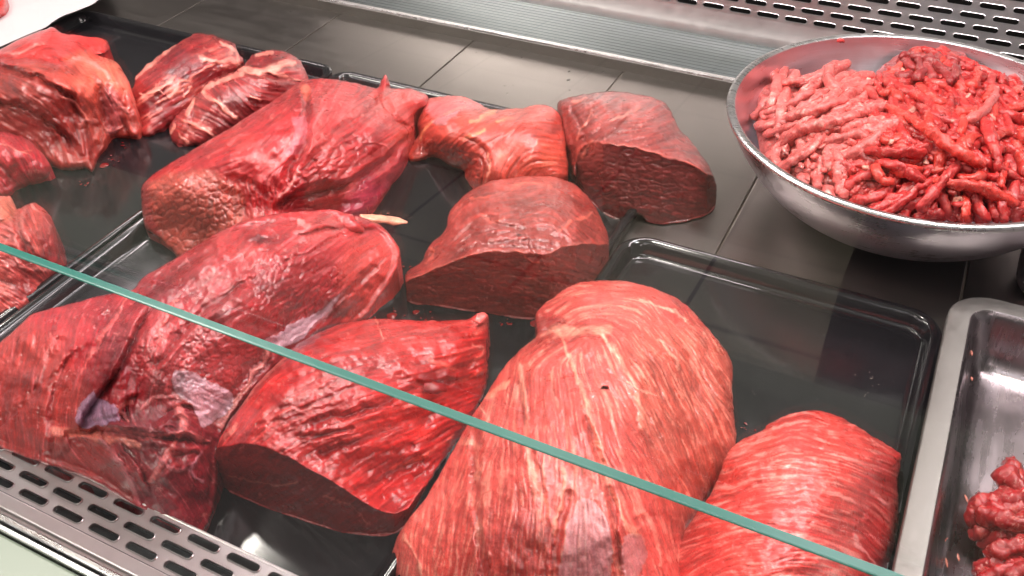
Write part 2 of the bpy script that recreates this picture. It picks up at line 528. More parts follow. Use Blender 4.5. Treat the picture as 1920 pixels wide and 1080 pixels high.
# ---- dark beef block with a cut front face, at the back
e = meat_thing('beef_block', 'dark maroon beef block with a sliced front face, below and left of the steel bowl', 'meat', GRP, (1215, 400))
fx = lambda x, y, by, l=0: wall(x, y, x, by, l) * 1000
T8 = [(1075, 300), (1100, 292), (1130, 281), (1160, 272), (1200, 267), (1245, 272), (1285, 284), (1312, 298)]
bot = {1075: 350, 1100: 370, 1130: 398, 1160: 408, 1200: 402, 1245: 417, 1285: 412, 1312: 404}
p = Piece([(1045, 195, 38), (1060, 183, 45), (1100, 176, 52), (1150, 171, 54), (1205, 179, 52), (1240, 189, 48), (1258, 208, 44), (1275, 243, 42), (1300, 270, 38),
           (1325, 303, 30, 36), (1343, 345, 12, 34), (1342, 385, 2, 50), (1325, 401, 0, 60), (1290, 412, 0, 66), (1243, 419, 0, 66), (1216, 414, 0, 66), (1198, 400, 0, 66), (1160, 410, 0, 66), (1140, 404, 0, 64),
           (1112, 380, 0, 56), (1088, 345, 4, 30), (1070, 315, 12), (1058, 270, 24), (1050, 230, 32)],
          [(1100, 220, 66), (1160, 215, 72), (1215, 220, 70), (1180, 245, 76), (1120, 255, 70), (1240, 250, 70), (1285, 300, 60), (1200, 300, 74), (1130, 310, 70), (1200, 350, 72), (1280, 350, 62)],
          puff=7, R=30, flow=((1100, 220, -35), (1200, 220, -20), (1240, 340, 10)))
p.base((.18, .036, .03), (.23, .048, .038), (.29, .07, .055), 70)
face = p.cut([(1060, 330), (1075, 345), (1100, 366), (1130, 398), (1160, 411), (1198, 414), (1216, 416), (1243, 419), (1290, 412), (1325, 401), (1345, 380), (1360, 350)], .10, 1080)
p.fibre(.10, .35, 5, 50, 1 - face)
p.grain(face, 9, .9, .16, (.17, .030, .028), .75, 2.4, .12, .2)
p.flecks(FAT, 5, .85, .15, face, 3)
p.lumps(34, 2.2, 0, 1 - face); p.lumps(12, .7, 1)
p.crease([(1075, 200), (1090, 240), (1100, 290)], 4, 3, .3); p.crease([(1180, 205), (1165, 235), (1135, 262)], 3.5, 2.5, .35)
p.crease([(1060, 200), (1068, 260), (1078, 310), (1110, 360)], 4, 2.5, .2)
for q in ([(1078, 262), (1084, 245), (1100, 225), (1112, 200)], [(1090, 300), (1096, 280), (1108, 268)], [(1150, 225), (1175, 214), (1200, 200)], [(1075, 185), (1100, 182)]):
    p.fat(q, 2, FAT, .45, .4)
p.build('flesh', MEAT, e)

# ---- brown half roast with a cut front face, centre
e = meat_thing('beef_half_roast', 'brown-red half roast with a straight dark cut face at front, in the middle tray', 'meat', GRP, (940, 590))
T9 = [(800, 497), (840, 482), (880, 483), (930, 488), (980, 497), (1030, 490), (1075, 497), (1115, 512)]
bt = {800: 570, 840: 576, 880: 583, 930: 590, 980: 595, 1030: 592, 1075: 575, 1115: 550}
p = Piece([(762, 512, 12), (790, 490, 20), (803, 462, 26), (835, 432, 34), (842, 400, 38), (868, 368, 40), (905, 345, 42), (950, 334, 42), (1000, 329, 42), (1050, 334, 40), (1085, 350, 38),
           (1110, 378, 36), (1128, 410, 32), (1140, 440, 26), (1141, 475, 20, 30), (1140, 515, 6, 34), (1125, 530, 0, 44), (1080, 570, 0, 58), (1030, 592, 0, 62), (985, 597, 0, 64), (930, 589, 0, 64), (870, 581, 0, 60), (815, 572, 0, 50), (768, 566, 0, 34), (762, 540, 8, 26)],
          [(900, 400, 60), (960, 380, 64), (1040, 385, 62), (1080, 430, 60), (980, 440, 70), (900, 450, 64), (850, 460, 50), (1040, 470, 66), (1100, 480, 54), (940, 520, 68), (850, 520, 56), (1040, 530, 64)],
          puff=7, R=32, flow=((850, 420, -50), (960, 380, -15), (1080, 400, 40), (950, 460, 5), (940, 540, 8)))
p.base((.21, .040, .028), (.27, .052, .038), (.33, .072, .05), 80)
face = p.cut([(740, 562), (768, 566), (815, 572), (870, 581), (930, 589), (985, 596), (1030, 591), (1080, 568), (1125, 528), (1145, 505)], .05)
p.fibre(.06, .30, 5, 45, 1 - face); p.grain(face, 9, .7, .12, (.19, .045, .035), .7, 3.2, .12, .2)
p.grain(1 - face, 15, .7, .1, None, 0, 1.6, -.5, .15)
p.lumps(40, 3, 0, 1 - face); p.lumps(14, 1.0, 1)
p.crease([(900, 395), (925, 412), (950, 425), (985, 432)], 4, 3, .3); p.crease([(985, 440), (1000, 460), (1005, 480)], 3, 2, .3); p.crease([(860, 380), (900, 365), (960, 352)], 4, 2, .2)
for q in ([(880, 375), (900, 372), (918, 368)], [(905, 400), (925, 412), (950, 408)], [(800, 455), (812, 470), (800, 490)], [(1040, 440), (1075, 415), (1110, 400)], [(975, 470), (990, 488), (1012, 495)], [(960, 350), (1000, 345), (1040, 352)]):
    p.fat(q, 2.2, (.55, .17, .10), .6, .5)
p.mix(p.blob(972, 441, 5, 3), (.04, .005, .005), .8)
p.build('flesh', MEAT, e)

# ---- orange marbled piece between the two big ones at the back
e = meat_thing('marbled_beef_piece', 'orange-red marbled beef piece wedged against the dark block, yellow fat on top', 'meat', GRP, (890, 350))
p = Piece([(783, 230, 20), (800, 188, 28), (830, 181, 32), (870, 181, 32), (905, 198, 32), (925, 205, 34), (975, 202, 38), (1015, 195, 42), (1045, 208, 42), (1056, 240, 36), (1064, 290, 24), (1063, 335, 12),
           (1020, 350, 8), (960, 360, 4), (895, 354, 2), (874, 335, 0), (868, 318, 0), (845, 310, 0), (815, 293, 0), (790, 300, 0), (768, 300, 0), (766, 285, 2), (785, 250, 12)],
          [(830, 240, 44), (870, 225, 48), (930, 225, 54), (990, 225, 58), (1020, 250, 54), (1000, 300, 42), (940, 280, 46), (900, 320, 28), (860, 280, 34), (820, 270, 26)],
          puff=6, R=26, flow=((830, 230, -30), (900, 240, -25), (940, 240, -30), (920, 330, -80), (960, 290, -50), (1010, 270, 20)))
p.base((.33, .045, .035), (.48, .075, .045), (.60, .13, .07), 60)
p.fibre(.08, .25, 4, 45); p.lumps(26, 1.6, 0, p.poly([(770, 240), (860, 250), (900, 300), (880, 350), (760, 320)], 15)); p.lumps(12, .5, 1)
p.grain(p.poly([(770, 290), (800, 262), (850, 268), (890, 300), (895, 360), (830, 330)], 8), 11, 1.8, .25, (.33, .055, .04), .5)
p.marble((.72, .30, .18), 1.25, .5, 4, 60, .45, p.poly([(930, 250), (1050, 220), (1070, 340), (920, 360)], 20))
for q in ([(880, 235), (900, 222), (930, 212)], [(905, 246), (880, 255), (865, 262)], [(935, 230), (950, 224), (965, 226)], [(790, 262), (795, 245), (810, 232)], [(830, 215), (850, 205), (870, 200)]):
    p.fat(q, 2.6, (.78, .42, .18), .55, .6)
p.fat([(912, 290), (915, 320), (912, 352)], 2, CREAM, .6); p.fat([(990, 300), (1000, 280), (1006, 262)], 1.5, FAT, .5)
p.mix(p.poly([(790, 190), (850, 180), (910, 198), (860, 210), (815, 225)], 6), (.50, .20, .20), .6)
p.ledge([(915, 203), (860, 212), (815, 228), (788, 250)], 5, 22); p.ledge([(850, 252), (895, 268), (914, 300), (912, 352)], 4, 60); p.crease([(880, 290), (900, 305), (905, 350)], 4, 3, .25)
p.build('flesh', MEAT, e)
m = p.poly([(805, 232), (835, 214), (866, 205), (850, 222), (822, 240)], 5)
p.patch('silverskin', m, SKIN, e, (.46, .16, .18))

# ---- big roast with crackled cut end, centre left
e = meat_thing('large_beef_roast', 'large bright red roast with round brownish cut face at its left end, behind others', 'meat', GRP, (420, 480))
p = Piece([(265, 372, 30), (268, 345, 40), (300, 318, 48), (345, 290, 52), (400, 258, 56), (450, 228, 58), (500, 196, 58), (545, 165, 54), (570, 152, 52), (610, 147, 52), (665, 155, 48), (700, 165, 44), (709, 163, 44),
           (715, 150, 48), (723, 140, 50), (730, 154, 46), (733, 165, 42), (770, 166, 38), (798, 176, 32), (803, 195, 28), (780, 215, 26), (778, 245, 18), (770, 275, 10), (756, 315, 4), (735, 345, 0), (712, 380, 0), (690, 405, 0),
           (640, 412, 16), (560, 430, 30), (460, 470, 22), (400, 485, 0), (345, 488, 0), (318, 466, 2), (300, 448, 6), (272, 425, 12)],
          [(330, 345, 66), (400, 320, 74), (450, 345, 68), (455, 400, 46), (400, 400, 48), (340, 400, 42), (310, 430, 18), (380, 450, 20), (430, 290, 86), (500, 250, 92), (550, 210, 86), (600, 180, 74),
           (560, 290, 84), (500, 340, 74), (500, 400, 48), (590, 350, 54), (620, 400, 18), (640, 310, 66), (700, 250, 64), (740, 210, 52), (640, 230, 78), (700, 300, 44), (720, 340, 18), (650, 360, 38), (560, 390, 34)],
          puff=12, R=45, flow=((350, 300, -35), (480, 240, -40), (600, 190, -50), (700, 230, -35), (640, 320, -40), (620, 385, -15), (460, 380, 70), (430, 300, -25)))
p.base((.28, .018, .022), (.43, .036, .038), (.54, .08, .065), 90)
face = p.poly([(262, 385), (280, 345), (330, 322), (395, 322), (440, 345), (455, 385), (450, 425), (400, 470), (350, 500), (300, 470), (262, 430)], 6)
p.fibre(.07, .18, 4, 40, 1 - face); p.lumps(44, 3, 0, 1 - face); p.lumps(15, 1.2, 1, 1 - face)
p.grain(face, 13, 1.5, .14, (.42, .10, .06), .9, 1.25, -.5, .25)
p.mix(p.poly([(255, 360), (278, 340), (284, 400), (300, 450), (262, 430)], 5), (.30, .02, .03), .7)
p.grain(p.poly([(450, 330), (510, 350), (520, 410), (470, 430)], 14), 12, 1.3, .15, None, 0, 1.4, 1.2)
p.grain(p.poly([(560, 320), (640, 250), (700, 250), (700, 300), (620, 350), (560, 370)], 20), 14, 1.8, .12, None, 0, 1.7, -.6)
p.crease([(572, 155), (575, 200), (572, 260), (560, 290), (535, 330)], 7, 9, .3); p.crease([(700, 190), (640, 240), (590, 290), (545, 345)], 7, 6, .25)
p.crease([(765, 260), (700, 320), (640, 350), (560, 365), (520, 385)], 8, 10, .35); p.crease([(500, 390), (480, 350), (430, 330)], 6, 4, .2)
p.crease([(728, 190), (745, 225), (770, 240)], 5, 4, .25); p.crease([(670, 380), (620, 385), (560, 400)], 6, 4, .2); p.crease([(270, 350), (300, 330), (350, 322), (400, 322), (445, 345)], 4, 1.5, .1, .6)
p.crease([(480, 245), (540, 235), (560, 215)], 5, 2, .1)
for q in ([(575, 165), (572, 195), (568, 215)], [(548, 335), (530, 350), (514, 368)], [(610, 190), (600, 215), (590, 235)], [(570, 200), (555, 202)], [(430, 272), (450, 255), (470, 250)], [(650, 360), (670, 345), (690, 350)],
          [(545, 250), (530, 275), (520, 290)], [(560, 325), (552, 340)], [(690, 260), (720, 270), (735, 290)]):
    p.fat(q, 2.4, (.66, .22, .20), .6, .5)
p.fat([(575, 165), (574, 178)], 7, (.70, .22, .11), .8, 1.5); p.fat([(558, 325), (535, 355), (522, 366)], 3, (.78, .48, .40), .8, 1.2)
p.ledge([(573, 150), (576, 220), (572, 270), (548, 330), (522, 372)], 8, 35); p.ledge([(505, 392), (560, 368), (640, 350), (700, 318), (768, 255)], 9, 30, .2); p.ledge([(640, 405), (600, 392), (540, 398), (490, 420)], 4, 25); p.ledge([(705, 165), (720, 200), (745, 225), (775, 235)], 4, 25)
mem = p.poly([(548, 220), (572, 215), (575, 250), (560, 290), (530, 292), (545, 260)], 8)
mem2 = p.poly([(640, 385), (690, 330), (760, 270), (745, 330), (690, 400), (660, 405)], 14)
p.mix(mem2, (.33, .04, .10), .6); p.mix(p.poly([(695, 180), (760, 170), (800, 190), (775, 250), (740, 330), (700, 330), (730, 240)], 18), (.50, .10, .07), .5)
p.flecks((.70, .30, .2), 6, .75, .5); p.marble((.66, .20, .17), 1.5, .4, 4, 60, .5, 1 - face, 5, .2); p.marble((.2, .010, .014), 1.6, .5, 4, 50, .22, 1 - face, 25, -.2)
p.build('flesh', MEAT, e)
p.patch('silverskin', mem, SKIN, e, (.52, .13, .16), lift=.2, fib=.1)
strip('fat_tag', [(540, 345, 62), (528, 357, 60), (516, 366, 56), (509, 372, 52)], [1.5, 4, 5, 2], SKIN, e, (.80, .50, .42))

# ---- marbled steaks in the left tray
e = meat_thing('marbled_steak', 'oval dark marbled steak standing at the back rim of the left tray', 'meat', GRP, (290, 250))
p = Piece([(250, 170, 22), (256, 140, 30), (290, 110, 36), (330, 80, 40), (365, 64, 40), (395, 64, 38), (430, 76, 34), (450, 100, 28), (455, 125, 22), (430, 140, 20), (400, 160, 16), (380, 190, 10), (350, 215, 6), (315, 235, 3), (285, 255, 0), (262, 250, 0), (255, 220, 6)],
          [(300, 130, 48), (350, 100, 52), (400, 95, 48), (430, 115, 36), (360, 150, 38), (310, 180, 34), (280, 215, 18), (280, 170, 36)], puff=5, R=20, rag=4,
          flow=((280, 130, -40), (350, 100, -35), (400, 120, -20), (300, 190, -30)))
p.base((.14, .012, .018), (.27, .028, .03), (.40, .065, .05), 40)
p.fibre(.12, .25, 4, 35); p.lumps(18, 1.4); p.marble((.75, .42, .30), 1.0, .5, 5, 40, .7, p.poly([(330, 130), (420, 90), (460, 120), (400, 160), (300, 230), (250, 200)], 15), 5, .8)
for q, w in (([(254, 145), (290, 112), (330, 82)], 3), ([(420, 80), (440, 98), (448, 125)], 4), ([(370, 110), (400, 118), (430, 115), (448, 128)], 4), ([(262, 190), (290, 170), (306, 175)], 2.5), ([(318, 180), (325, 165), (332, 158)], 6),
             ([(345, 178), (352, 168), (360, 162)], 2.5), ([(340, 150), (360, 145), (380, 135)], 3), ([(262, 176), (280, 178), (300, 168)], 2)):
    p.fat(q, w, (.78, .45, .32), .8, .8)
p.mix(p.blob(350, 142, 6), (.03, .005, .01), .7)
p.build('flesh', MEAT, e)

e = meat_thing('marbled_steak', 'folded marbled steak with broad white fat bands, behind the large bright red roast', 'meat', GRP, (370, 270))
p = Piece([(318, 250, 4), (325, 225, 12), (355, 195, 22), (375, 170, 28), (400, 148, 32), (440, 135, 36), (460, 120, 38), (475, 100, 38), (500, 94, 38), (535, 98, 34), (560, 112, 30), (574, 135, 24), (574, 160, 16), (545, 190, 10), (470, 235, 6), (400, 262, 2), (355, 273, 0), (330, 268, 0)],
          [(400, 185, 40), (450, 165, 44), (500, 130, 48), (540, 130, 40), (540, 160, 28), (480, 190, 34), (420, 220, 26), (370, 235, 20)], puff=5, R=20, rag=4,
          flow=((380, 240, 20), (420, 180, 40), (500, 110, -10), (530, 150, 0)))
p.base((.16, .018, .02), (.27, .036, .034), (.38, .07, .05), 40)
p.fibre(.14, .2, 4, 35); p.lumps(30, 1.5); p.ledge([(572, 150), (510, 142), (455, 134), (400, 152)], 6, 30); p.ledge([(338, 262), (360, 225), (362, 188), (395, 160)], 4, 20)
p.crease([(455, 135), (500, 142), (560, 150)], 5, 4, .3); p.crease([(470, 190), (520, 205)], 4, 3, .3); p.crease([(365, 190), (360, 215), (340, 230)], 4, 3, .3)
for q, w in (([(452, 128), (490, 132), (530, 122), (550, 118)], 6), ([(385, 168), (420, 150), (450, 140)], 4), ([(380, 170), (410, 190), (430, 210), (440, 215)], 4), ([(352, 210), (358, 190), (362, 182)], 4), ([(345, 222), (370, 235), (395, 250)], 4),
             ([(500, 130), (540, 142), (572, 148)], 3), ([(480, 100), (510, 96)], 3), ([(325, 235), (318, 248)], 5), ([(340, 250), (352, 268)], 2), ([(470, 180), (485, 188)], 2)):
    p.fat(q, w, (.80, .47, .33), .85, .9)
p.build('flesh', MEAT, e)

# ---- big pale-topped roast, far left
e = meat_thing('folded_beef_roast', 'big folded roast with pale orange top edge, nearest the white tray at upper left', 'meat', GRP, (150, 315))
p = Piece([(-60, 120, 50), (0, 92, 52), (40, 72, 52), (85, 55, 50), (100, 52, 50), (120, 62, 46), (150, 66, 40), (190, 72, 30), (204, 80, 24), (203, 95, 20), (180, 104, 28), (200, 108, 42), (222, 120, 46), (240, 150, 42), (252, 185, 34), (260, 220, 20), (258, 255, 4), (235, 258, 0), (212, 256, 2),
           (200, 275, 0), (182, 300, 0), (173, 322, 0), (160, 316, 0), (120, 318, 0), (90, 306, 2), (60, 290, 8), (0, 270, 14), (-60, 260, 16)],
          [(0, 130, 74), (50, 110, 72), (100, 110, 70), (60, 150, 82), (130, 150, 78), (180, 140, 66), (0, 190, 62), (60, 200, 62), (130, 200, 56), (190, 190, 48), (60, 250, 34), (120, 260, 26), (170, 250, 22), (225, 200, 36), (-30, 180, 64), (225, 240, 10)],
          puff=10, R=35, flow=((50, 90, -20), (60, 150, 25), (150, 140, 40), (50, 220, 30), (140, 270, 70), (180, 200, 50), (230, 170, 65)))
p.base((.33, .05, .035), (.46, .085, .055), (.60, .16, .09), 80)
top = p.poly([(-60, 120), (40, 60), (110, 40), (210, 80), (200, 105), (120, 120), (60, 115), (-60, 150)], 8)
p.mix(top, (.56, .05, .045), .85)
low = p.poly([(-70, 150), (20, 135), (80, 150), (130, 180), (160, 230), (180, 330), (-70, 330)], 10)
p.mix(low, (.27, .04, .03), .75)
p.mix(p.poly([(120, 105), (200, 105), (240, 150), (230, 175), (190, 150), (150, 125)], 10), (.72, .25, .14), .7)
p.fibre(.08, .26, 5, 50); p.lumps(38, 3); p.lumps(13, 1.1, 1)
p.crease([(-50, 118), (20, 108), (60, 105), (120, 112), (200, 104)], 6, 6, .25); p.crease([(-50, 125), (10, 128), (60, 145), (110, 165), (140, 185)], 6, 7, .3)
p.crease([(0, 190), (60, 210), (120, 250), (150, 300)], 6, 5, .25); p.crease([(130, 125), (170, 150), (190, 180), (192, 230)], 5, 4, .2); p.crease([(190, 170), (205, 200), (200, 250)], 6, 6, .35); p.crease([(232, 170), (228, 210), (235, 250)], 5, 4, .25)
p.crease([(170, 235), (175, 270), (172, 310)], 5, 3, .2)
for q, w in (([(140, 108), (180, 120), (205, 145)], 3), ([(200, 155), (215, 160), (208, 178), (195, 182)], 4), ([(120, 185), (150, 200), (165, 225)], 2), ([(150, 240), (165, 225), (178, 232)], 3), ([(212, 165), (222, 190), (238, 208)], 2.5), ([(10, 100), (40, 95), (80, 78)], 2), ([(195, 245), (215, 248), (230, 235)], 3)):
    p.fat(q, w, (.76, .42, .33), .7, 1.0)
p.ledge([(-55, 122), (10, 126), (60, 143), (112, 165), (142, 190), (150, 245)], 9, 35, .2); p.ledge([(205, 106), (150, 108), (100, 112), (20, 106), (-40, 118)], 6, 40); p.ledge([(-40, 190), (0, 192), (60, 212), (120, 252), (150, 300)], 6, 30); p.ledge([(186, 140), (196, 190), (192, 250), (178, 300)], 6, 30)
p.mix(p.poly([(195, 170), (225, 175), (225, 240), (200, 250)], 8), (.45, .20, .20), .5)
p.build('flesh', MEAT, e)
strip('sinew_strand', [(200, 158, 56), (214, 160, 53), (216, 172, 47), (204, 182, 46), (196, 190, 42)], [1.2, 2, 2.4, 1.8, 1], SKIN, e, (.74, .48, .42))
strip('sinew_strand', [(213, 166, 50), (222, 185, 42), (231, 200, 34)], [1.2, 2, 1], SKIN, e, (.70, .42, .38))

e = meat_thing('small_beef_piece', 'small glossy crimson piece at the left edge, under the folded roast', 'meat', GRP, (40, 360))
p = Piece([(-50, 245, 30), (0, 246, 34), (40, 255, 32), (72, 278, 26), (95, 312, 14), (88, 335, 3), (60, 345, 0), (30, 355, 0), (15, 366, 0), (-50, 366, 0)], [(0, 280, 46), (40, 290, 42), (60, 315, 26), (0, 330, 22), (-20, 300, 36)], puff=8, R=28,
          flow=((0, 300, 40), (60, 300, 60)))
p.base((.24, .015, .03), (.36, .022, .035), (.46, .04, .05), 50); p.fibre(.07, .25, 4, 30); p.lumps(22, 1.6)
p.crease([(10, 270), (20, 310), (18, 350)], 5, 4, .3); p.fat([(5, 262), (30, 280), (55, 290)], 1.5, FAT, .4); p.fat([(25, 285), (60, 280)], 1.3, FAT, .35)
p.build('flesh', MEAT, e)

e = meat_thing('knuckle_beef_piece', 'pinkish knuckle piece with a round fatty knob, cut by the left photo edge', 'meat', GRP, (60, 590))
p = Piece([(-60, 372, 34), (0, 368, 36), (20, 368, 34), (27, 382, 30), (32, 392, 32), (55, 380, 38), (72, 383, 38), (92, 402, 34), (106, 435, 26), (112, 470, 18), (108, 500, 10), (102, 520, 2), (85, 545, 0), (45, 585, 0), (0, 602, 0), (-60, 620, 0)],
          [(0, 400, 50), (40, 420, 56), (75, 430, 50), (60, 480, 42), (20, 470, 50), (0, 530, 30), (50, 530, 22), (90, 480, 30), (-30, 450, 54)], puff=8, R=28,
          flow=((60, 420, 60), (40, 500, 30), (0, 450, 20), (85, 470, 80)))
p.base((.33, .045, .045), (.48, .10, .08), (.62, .20, .13), 50); p.fibre(.10, .4, 5, 45); p.lumps(24, 2.2); p.lumps(11, .8, 1)
p.mix(p.poly([(-50, 372), (20, 370), (30, 400), (10, 415), (-40, 415)], 6), (.68, .30, .18), .7); p.mix(p.poly([(75, 395), (115, 430), (115, 500), (100, 540), (85, 480)], 8), (.38, .03, .04), .6)
p.ledge([(-50, 420), (5, 413), (32, 394)], 8, 22, .2); p.ledge([(30, 392), (42, 440), (62, 480), (98, 502)], 5, 30); p.crease([(30, 400), (40, 440), (60, 480), (95, 500)], 6, 5, .25); p.crease([(0, 420), (20, 445), (-30, 450)], 4, 3, .2)
for q, w in (([(45, 390), (42, 420), (55, 450)], 3), ([(60, 385), (85, 410), (95, 440)], 2), ([(0, 425), (25, 430)], 3), ([(20, 470), (50, 500), (95, 505)], 3)): p.fat(q, w, (.76, .42, .34), .6, .8)
p.build('flesh', MEAT, e)

# ---- huge roast lower left
e = meat_thing('huge_beef_roast', 'biggest roast, crimson with silvery sheen and folds, reaching over the front slotted grille', 'meat', GRP, (250, 900))
p = Piece([(-60, 690, 38), (-20, 655, 46), (20, 625, 52), (60, 590, 58), (120, 572, 66), (200, 552, 76), (245, 545, 80), (268, 520, 82), (310, 495, 84), (365, 462, 86), (420, 430, 86), (480, 408, 84), (540, 398, 80), (600, 395, 74), (650, 402, 66), (690, 410, 56), (725, 432, 44),
           (748, 462, 36), (748, 495, 28), (735, 525, 20), (715, 555, 12), (690, 590, 4), (670, 605, 2), (600, 620, 30), (540, 680, 36), (470, 740, 38), (425, 800, 34), (412, 850, 24), (410, 900, 12), (400, 960, 2), (372, 1008, 6), (340, 1002, 16), (290, 975, 24), (230, 935, 28), (160, 895, 32), (90, 872, 32), (30, 852, 32), (-30, 820, 32), (-60, 800, 32)],
          [(60, 680, 66), (140, 640, 88), (230, 610, 98), (330, 560, 104), (420, 500, 110), (500, 460, 104), (580, 450, 92), (650, 460, 74), (700, 480, 54), (650, 540, 54), (690, 540, 34), (560, 540, 88), (480, 580, 100), (380, 640, 104), (300, 700, 100), (200, 720, 92),
           (100, 760, 66), (200, 800, 72), (300, 780, 84), (400, 730, 78), (480, 670, 70), (560, 620, 56), (360, 830, 68), (280, 860, 72), (200, 860, 62), (330, 920, 52), (380, 900, 38), (110, 820, 58), (600, 590, 46), (400, 790, 52)],
          puff=14, R=55, flow=((100, 650, 100), (60, 780, 95), (200, 600, -50), (250, 700, -75), (330, 560, -50), (450, 480, -40), (600, 450, -25), (650, 530, -50), (500, 560, -25), (450, 640, -30), (380, 760, 20), (330, 900, 60), (200, 860, 40)))
p.base((.22, .012, .022), (.36, .028, .036), (.47, .07, .065), 110)
p.mix(p.poly([(-70, 640), (60, 620), (120, 680), (170, 740), (200, 840), (100, 880), (-70, 840)], 25), (.42, .075, .05), .6)
p.mix(p.poly([(250, 610), (330, 580), (440, 600), (520, 640), (500, 700), (420, 760), (300, 740), (240, 680)], 25), (.45, .075, .07), .5)
p.mix(p.poly([(640, 480), (700, 440), (760, 460), (740, 540), (680, 610), (640, 600)], 15), (.46, .08, .06), .7)
p.z = p.z - 6 * p.edge + 9 * p.edge * (p.stroke([(300, 560), (262, 610), (225, 670), (200, 730)], 34, .1, .95) + .8 * p.stroke([(395, 480), (330, 560), (300, 640), (290, 700)], 30, .1, .95) + .7 * p.stroke([(60, 640), (70, 720), (90, 790)], 45, .1, .95) + .8 * p.stroke([(560, 450), (500, 540), (440, 600)], 50, .1, .95))
crk = p.poly([(250, 640), (340, 600), (440, 620), (510, 650), (480, 710), (420, 760), (300, 740), (245, 700)], 18)
p.fibre(.06, .15, 5, 60, 1 - .6 * crk); p.lumps(52, 4); p.lumps(20, 1.4, 1)
p.grain(crk, 11, 1.1, .20, None, 0, 1.2, -.5, .18)
p.grain(p.poly([(430, 480), (600, 470), (660, 560), (560, 620), (470, 600)], 25), 11, 1.3, .10, None, 0, 2.0, -1.1, .12)
p.lumps(9, .5, 3)
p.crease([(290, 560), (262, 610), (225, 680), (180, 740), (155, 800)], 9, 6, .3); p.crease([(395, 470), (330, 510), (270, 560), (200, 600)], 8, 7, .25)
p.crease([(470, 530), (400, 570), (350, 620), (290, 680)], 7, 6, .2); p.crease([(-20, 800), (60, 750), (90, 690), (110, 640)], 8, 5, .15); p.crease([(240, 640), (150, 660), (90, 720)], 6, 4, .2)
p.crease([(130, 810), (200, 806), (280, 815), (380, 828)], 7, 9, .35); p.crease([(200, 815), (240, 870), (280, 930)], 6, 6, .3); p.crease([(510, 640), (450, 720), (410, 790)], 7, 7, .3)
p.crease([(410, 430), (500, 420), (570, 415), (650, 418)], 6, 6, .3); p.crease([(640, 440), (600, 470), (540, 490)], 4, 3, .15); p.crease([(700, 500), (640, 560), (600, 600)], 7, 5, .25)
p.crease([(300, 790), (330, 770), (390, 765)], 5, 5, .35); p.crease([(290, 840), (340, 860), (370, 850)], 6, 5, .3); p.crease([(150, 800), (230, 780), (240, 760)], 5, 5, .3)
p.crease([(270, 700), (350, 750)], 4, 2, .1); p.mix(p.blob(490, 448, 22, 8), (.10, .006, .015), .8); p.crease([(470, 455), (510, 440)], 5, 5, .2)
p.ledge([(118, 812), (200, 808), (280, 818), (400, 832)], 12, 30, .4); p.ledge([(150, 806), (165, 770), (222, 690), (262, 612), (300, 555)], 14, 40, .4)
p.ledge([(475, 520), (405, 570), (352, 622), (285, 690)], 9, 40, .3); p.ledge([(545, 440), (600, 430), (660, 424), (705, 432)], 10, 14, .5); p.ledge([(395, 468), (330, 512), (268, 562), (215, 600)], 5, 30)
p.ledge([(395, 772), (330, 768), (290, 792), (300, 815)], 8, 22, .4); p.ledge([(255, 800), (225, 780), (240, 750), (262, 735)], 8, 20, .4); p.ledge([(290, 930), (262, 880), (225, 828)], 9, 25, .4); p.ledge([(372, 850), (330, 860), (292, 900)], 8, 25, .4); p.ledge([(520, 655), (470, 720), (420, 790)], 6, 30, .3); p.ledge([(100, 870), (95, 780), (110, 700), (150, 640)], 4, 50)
silv1 = p.poly([(318, 700), (345, 690), (400, 720), (440, 745), (425, 780), (380, 800), (360, 760), (325, 745)], 9)
silv2 = p.poly([(140, 790), (150, 760), (175, 725), (190, 745), (222, 765), (225, 780), (195, 800), (165, 802)], 6)
silv3 = p.poly([(500, 640), (540, 605), (600, 580), (640, 545), (632, 570), (590, 610), (560, 640), (520, 650)], 6)
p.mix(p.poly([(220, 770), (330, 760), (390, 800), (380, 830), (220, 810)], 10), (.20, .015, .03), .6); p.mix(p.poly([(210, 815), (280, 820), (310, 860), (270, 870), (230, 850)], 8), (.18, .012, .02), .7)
p.mix(p.poly([(110, 830), (190, 818), (230, 880), (255, 940), (180, 905), (105, 870)], 8), (.33, .06, .05), .85)
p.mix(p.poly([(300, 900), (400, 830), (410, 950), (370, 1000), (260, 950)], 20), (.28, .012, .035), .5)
for q, w, c in (([(105, 808), (150, 812), (200, 822), (260, 835)], 6, (.70, .32, .22)), ([(262, 762), (290, 745), (340, 750), (390, 770)], 4, (.66, .36, .32)), ([(200, 806), (280, 818), (340, 812), (395, 826)], 5, (.62, .24, .22)), ([(330, 770), (345, 790), (330, 830), (300, 870), (285, 900)], 6, (.66, .28, .24)),
                ([(250, 545), (200, 620), (165, 670), (150, 700)], 3, (.62, .18, .15)), ([(190, 820), (220, 860), (250, 910), (262, 940)], 4, (.60, .25, .26)), ([(510, 650), (470, 710), (440, 760), (415, 800)], 5, (.74, .45, .36)), ([(545, 640), (600, 600), (645, 550)], 3, (.70, .42, .42)),
                ([(380, 845), (360, 880), (375, 900)], 3, (.60, .35, .38)), ([(300, 860), (320, 880), (345, 875)], 3, (.6, .3, .3)), ([(330, 560), (300, 620)], 3, (.6, .2, .16)), ([(240, 790), (225, 770), (245, 755)], 3, (.7, .3, .25)), ([(560, 412), (575, 420)], 4, (.75, .45, .38))):
    p.fat(q, w * 1.1, c, .85, 1.2)
p.flecks((.66, .3, .26), 5, .70, .5); p.marble((.56, .20, .20), 1.5, .4, 4, 70, .5, 1.0, 5, .2); p.marble((.18, .008, .014), 1.6, .5, 4, 50, .25, 1.0, 25, -.2)
p.rough = p.rough - .04
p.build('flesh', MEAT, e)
p.patch('silverskin', silv1, SKIN, e, (.76, .50, .58), lift=.3, fib=.22, rough=.22)
